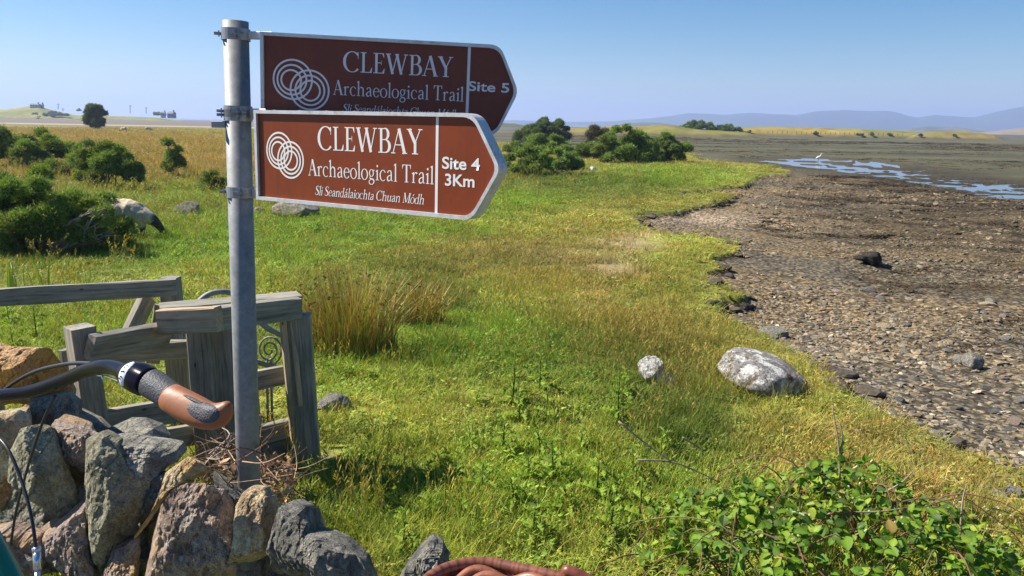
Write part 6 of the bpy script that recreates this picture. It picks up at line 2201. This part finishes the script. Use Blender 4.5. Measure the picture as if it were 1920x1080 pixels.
for k in range(60):
    a = r.uniform(-1, 1); u0, v0 = r.uniform(-.8, .8), r.uniform(-.5, .4); L = r.uniform(.3, .8); an = r.uniform(0, 6.28); pts = []
    for j in range(7):
        q = j / 6; x, y = BCN.x + u0 + L * q * math.cos(an), BCN.y + v0 + L * q * math.sin(an) * .8
        pts.append((x, y, gzf(x, y) + max(.02, bram_h(u0, v0)) * (4 * q * (1 - q) + .15 * (1 - q)) * r.uniform(.9, 1.05)))
    mb.tube(spline(pts, 10), np.linspace(.0042, .0015, 11), 5, col=np.array([.17, .085, .05] if k % 3 else [.12, .14, .05]) * r.uniform(.6, 1.3))
mb.build('cane', M_BARK, BRM, sm=True)['kind'] = 'stuff'
# dead twigs sticking out at the far side, small cream flowers
def ground_px(px, py):
    x, y = at(px, py); return Vector((x, y, gzf(x, y)))
mb = MB()
for (pts) in ([(1195, 862), (1260, 866), (1310, 885), (1350, 905)], [(1160, 790), (1215, 835), (1260, 866)], [(1280, 820), (1320, 845)], [(1575, 900), (1572, 830), (1560, 760)], [(1575, 850), (1580, 820), (1575, 790)], [(1655, 925), (1690, 905), (1715, 880)], [(1500, 985), (1560, 962), (1640, 960), (1700, 952)], [(1800, 1010), (1805, 940), (1812, 910)]):
    Yb = BCN.y + (.25 if pts[0][1] < 960 else -.1)
    mb.tube(spline([P(a, b_, Yb) for a, b_ in pts], 12), np.linspace(.005, .0025, 13), 5, col=np.array([.32, .24, .17]) * r.uniform(.6, 1.2))
mb.build('dead_twig', M_BARK, BRM, sm=True)['kind'] = 'stuff'
mb = MB()
for k in range(260):
    u, v = r.uniform(-.2, 1.2), r.uniform(-.5, .5)
    cl = vnoise(np.array([u * 6., v * 6.]), 14)
    if cl < .15: continue
    x, y = BCN.x + u, BCN.y + v; p = Vector((x, y, gzf(x, y) + max(.06, bram_h(u, v)) * 1.05 + r.uniform(0, .05)))
    mb.box(p, Vector(r.normal(0, .002, 3)) + Vector((.0028, 0, 0)), Vector((0, .003, .0006)), Vector((0, 0, .002)), col=np.array([.62, .58, .40]) * r.uniform(.7, 1.1))
mb.build('blossom', M_THIS, BRM)['kind'] = 'stuff'

# ------------------------------------------------------------------ dry twigs tangled round the foot of the pole
r = np.random.default_rng(31)
TW = empty('dry_twigs', tuple(P(440, 880, 2.9)), 'tangle of dry brown twigs and dead vine around the foot of the pole', 'twigs')
mb = MB()
for k in range(230):
    a, b_, Y = r.uniform(395, 560), r.uniform(820, 945), r.uniform(2.35, 3.4)
    if a > 495 and b_ < 880: continue
    p = P(a, b_, Y); L = r.uniform(.05, .22); dv = Vector(r.normal(0, 1, 3)); dv.z = abs(dv.z) * .5; dv.normalize()
    pts = [p, p + dv * L * .5 + Vector(r.normal(0, .02, 3)), p + dv * L + Vector(r.normal(0, .03, 3))]
    mb.tube(spline(pts, 6), np.linspace(.0028, .001, 7), 4, False, col=np.array([[.22, .11, .06], [.34, .23, .15], [.14, .08, .05]][r.integers(3)]) * r.uniform(.6, 1.4))
for k in range(14):
    p = P(r.uniform(380, 480), r.uniform(850, 920), r.uniform(2.5, 3.2)); e = P(r.uniform(385, 470), r.uniform(790, 850), r.uniform(2.5, 3.0))
    mb.tube(spline([p, (p + e) / 2 + Vector(r.normal(0, .03, 3)), e], 8), np.linspace(.004, .0018, 9), 5, col=np.array([.42, .34, .26]) * r.uniform(.6, 1.1))
mb.build('twig', M_BARK, TW)['kind'] = 'stuff'
mb = MB()
for k in range(160):
    p = P(r.uniform(410, 550), r.uniform(850, 945), r.uniform(2.4, 3.4)); s = r.uniform(.008, .02)
    mb.box(p, Vector(r.normal(0, 1, 3)).normalized() * s, Vector(r.normal(0, 1, 3)).normalized() * s * .6, Vector((0, 0, .0012)), col=np.array([.38, .22, .12]) * r.uniform(.5, 1.3))
mb.build('dead_leaf', M_BARK, TW)['kind'] = 'stuff'
# ------------------------------------------------------------------ sheep
M_SHEEP = mat_vcol('fleece', .95, nz=22, var=.28, bmp=.8, spec=.1)


def sheep(px, py, yaw, scale, label, seed, grp=None):
    x, y = at(px, py); z = gz_at(x, y)
    V = [(-.42, 0, .56), (-.15, 0, .55), (.14, 0, .53), (.36, 0, .52), (.50, 0, .40), (.60, 0, .30), (.67, 0, .21), (.735, 0, .11)]
    Rr = [.17, .215, .215, .18, .115, .082, .066, .042]
    E = [(i, i + 1) for i in range(7)]
    def leg(root, pts, rr):
        prev = root
        for p, q in zip(pts, rr):
            V.append(p); Rr.append(q); E.append((prev, len(V) - 1)); prev = len(V) - 1
    for s_, k in ((-1, 0.03), (1, -.05)):
        leg(3, [(.30 + k, .10 * s_, .36), (.30 + k, .10 * s_, .19), (.29 + k * 1.4, .10 * s_, .02)], [.075, .034, .030])
        leg(0, [(-.40 + k, .11 * s_, .40), (-.47 + k, .11 * s_, .21), (-.42 + k * 1.5, .11 * s_, .02)], [.10, .036, .030])
    leg(0, [(-.56, 0, .50), (-.60, 0, .36)], [.05, .035])
    me = bpy.data.meshes.new('skel'); me.from_pydata(V, E, [])
    ob = bpy.data.objects.new('skel', me); COL.objects.link(ob)
    md = ob.modifiers.new('s', 'SKIN'); md.use_smooth_shade = True
    for q, rr_ in zip(me.skin_vertices[0].data, Rr): q.radius = (rr_ * .92, rr_)
    me.skin_vertices[0].data[1].use_root = True
    sb = ob.modifiers.new('d', 'SUBSURF'); sb.levels = 3; sb.render_levels = 3
    dg = bpy.context.evaluated_depsgraph_get(); dg.update()
    m2 = bpy.data.meshes.new_from_object(ob.evaluated_get(dg))
    bpy.data.objects.remove(ob)
    co = np.array([q.co[:] for q in m2.vertices])
    head = sstep(.50, .58, co[:, 0]); legz = sstep(.27, .20, co[:, 2]) * (1 - sstep(.46, .52, co[:, 0]))
    dark = np.maximum(head, legz)
    nrm = np.array([q.normal[:] for q in m2.vertices])
    co = co + nrm * ((1 - dark) * (.030 * fbm(co * 9 + seed, 3, seed) + .022 * fbm(co * 24, 3, seed + 1) + .014))[:, None]
    fle = np.array([.58, .48, .34]) * (1 + .22 * fbm(co * 6, 4, seed))[:, None]
    rump = sstep(.1, -.2, fbm(co * 3.0, 2, seed + 4))[:, None]
    fle = fle * (1 - .25 * rump) + np.array([.40, .28, .18]) * .25 * rump
    c = fle * (1 - dark)[:, None] + np.array([.075, .06, .048]) * dark[:, None]
    c = np.where(((co[:, 0] > .67) & (co[:, 2] < .14))[:, None], np.array([.05, .045, .04]), c)
    cs, sn = math.cos(yaw), math.sin(yaw)
    def W(p):
        p = np.asarray(p) * scale
        return np.stack([p[:, 0] * cs - p[:, 1] * sn + x, p[:, 0] * sn + p[:, 1] * cs + y, p[:, 2] + z], 1)
    f = [tuple(p.vertices) for p in m2.polygons]
    root = empty('sheep', (x, y, z), label, 'sheep', grp)
    mb = MB(); mb.add(W(co), f, np.clip(c, .01, .9)); mb.build('body', M_SHEEP, root, sm=True)
    for s_ in (-1, 1):
        mb = MB(); q = np.array([(.575, .05 * s_, .33), (.56, .10 * s_, .335), (.55, .15 * s_, .31), (.575, .11 * s_, .30), (.58, .06 * s_, .30), (.567, .10 * s_, .322)])
        mb.add(W(q), [(0, 1, 5), (1, 2, 5), (2, 3, 5), (3, 4, 5), (4, 0, 5)], [.05, .04, .035]); mb.build('ear', M_SHEEP, root)
        mb = MB(); e = np.array([(.645, .055 * s_, .245)]); p = W(e)[0]; mb.box(p, (.008, 0, 0), (0, .006, 0), (0, 0, .008), col=[.01, .01, .01]); mb.build('eye', M_SHEEP, root)
        sp = [(.59 - .0 + .05 * math.cos(a) - .03, s_ * (.05 + .012 * a), .36 + .05 * math.sin(a) - .03) for a in np.linspace(1.2, 4.6, 9)]
        mb = MB(); mb.tube([tuple(q) for q in W(np.array(sp))], np.linspace(.016, .006, 9) * scale, 7, col=[.30, .26, .20]); mb.build('horn', M_SHEEP, root, sm=True)
    return root


sheep(243, 447, -.12, 1.0, 'black-faced sheep grazing beside the near gorse, its rump behind the branches', 3)
sheep(232, 248, 2.9, 1.05, 'distant pale sheep in the brown meadow, left of two beyond the gorse', 4)
sheep(279, 247, 1.0, 1.0, 'distant pale sheep in the brown meadow, right of two, seen end on', 5)

# small white wading bird at the pool
x, y, z = hit(np.array([1534.]), np.array([303.]), POOL_Z); x, y = float(x[0]), float(y[0])
bird = empty('white_bird', (x, y, POOL_Z), 'small white wading bird standing at the edge of the tidal pool', 'bird')
M_BIRD = plain('white_feathers', (.80, .80, .78), .8, 0, .06)
vs, fs = loft([(Vector((x + a, y, POOL_Z + b_)), q, q, Vector((0, 1, 0)), Vector((-.3, 0, 1)).normalized(), 1) for a, b_, q in ((-.24, .26, .008), (-.15, .32, .06), (0, .38, .095), (.10, .43, .075), (.17, .50, .035), (.16, .58, .026), (.20, .66, .026), (.25, .69, .032), (.30, .69, .018), (.40, .67, .004))], 12)
mb = MB(); mb.add(vs, fs); mb.build('body', M_BIRD, bird, sm=True)
for s_ in (-1, 1):
    mb = MB(); mb.tube([(x, y + .03 * s_, POOL_Z + .32), (x + .01, y + .03 * s_, POOL_Z - .08)], .008, 5); mb.build('leg', M_CABLE, bird)

# ------------------------------------------------------------------ far houses, poles and a fence
M_SLATE = plain('roof_slate', (.13, .14, .16), .8, 0, .2, 2)
M_WALLW = plain('render_white', (.34, .34, .34), .9, 0, .08, 2)
M_PANE = plain('window_glass', (.04, .05, .06), .1)


def house(px, py, Y, w, d, h, rf, label, wallm, yaw=0.0, dorm=False):
    q = P(px, py, Y)
    root = empty('house', tuple(q), label, 'house')
    ux, uy = Vector((math.cos(yaw), math.sin(yaw), 0)), Vector((-math.sin(yaw), math.cos(yaw), 0)); uz = Vector((0, 0, 1))
    mb = MB(); mb.box(q + uz * (h / 2 - 1), ux * w / 2, uy * d / 2, uz * (h / 2 + 1)); mb.build('wall', wallm, root)
    c = q + uz * h
    e = .35
    v = [c - ux * (w / 2 + e) - uy * (d / 2 + e), c + ux * (w / 2 + e) - uy * (d / 2 + e), c + ux * (w / 2 + e) + uy * (d / 2 + e), c - ux * (w / 2 + e) + uy * (d / 2 + e), c - ux * (w / 2 + e) + uz * rf, c + ux * (w / 2 + e) + uz * rf]
    mb = MB(); mb.add([tuple(p) for p in v], [(0, 1, 5, 4), (2, 3, 4, 5), (0, 4, 3), (1, 2, 5), (0, 3, 2, 1)]); ro = mb.build('roof', M_SLATE, root)
    mb = MB(); mb.box(c + ux * w * .42 + uz * (rf + .3), ux * .4, uy * .3, uz * .8); mb.build('chimney', wallm, ro)
    for k in range(3):
        mb = MB(); mb.box(q + ux * w * (-.3 + .3 * k) - uy * (d / 2 + .01) + uz * (h * .55), ux * .5, uy * .04, uz * .55); mb.build('window', M_PANE, root)
    return root


house(66, 199.0, 618, 6, 4, .8, 1.1, 'low grey-roofed bungalow on top of the far left hill', M_WALLW, .1)
house(78, 199.2, 622, 2.2, 3, .8, 1.0, 'small grey outbuilding at the right end of the hilltop bungalow', M_SLATE, .1)
house(306, 216, 585, 3, 3, 1.3, 1.1, 'tiny white shed on the left side of the far farmhouse', M_WALLW, .2)
house(322, 216.5, 585, 4.6, 4, 1.3, 1.6, 'far farmhouse with a dark slate roof at the right end of the low land', M_SLATE, -.3)
for px, yt, yb in ((109, 194, 204), (244, 197, 212), (274, 201, 212), (118, 203, 208)):
    a, b_ = P(px, yb + 1, 600), P(px, yt, 600)
    pl = empty('utility_pole', tuple(a), 'thin utility pole on the far left skyline', 'pole', 'utility poles along the far left skyline')
    mb = MB(); mb.tube([a, b_], .22, 6); mb.build('pole', M_CABLE, pl)
    mb = MB(); mb.box(b_ - Vector((0, 0, .6)), (1.0, 0, 0), (0, .1, 0), (0, 0, .1)); mb.build('crossarm', M_CABLE, pl)
fn = empty('post_fence', tuple(P(1560, 254, 276)), 'line of small posts along the far green shore at the right', 'fence')
for px in range(1440, 1700, 9):
    yb = 250.5 + .0175 * (px - 1560) + random.uniform(-.3, .3)
    a = P(px, yb, 277); mb = MB(); mb.tube([a - Vector((0, 0, .4)), a + Vector((0, 0, random.uniform(.5, .8)))], .06, 5); mb.build('post', M_CABLE, fn)
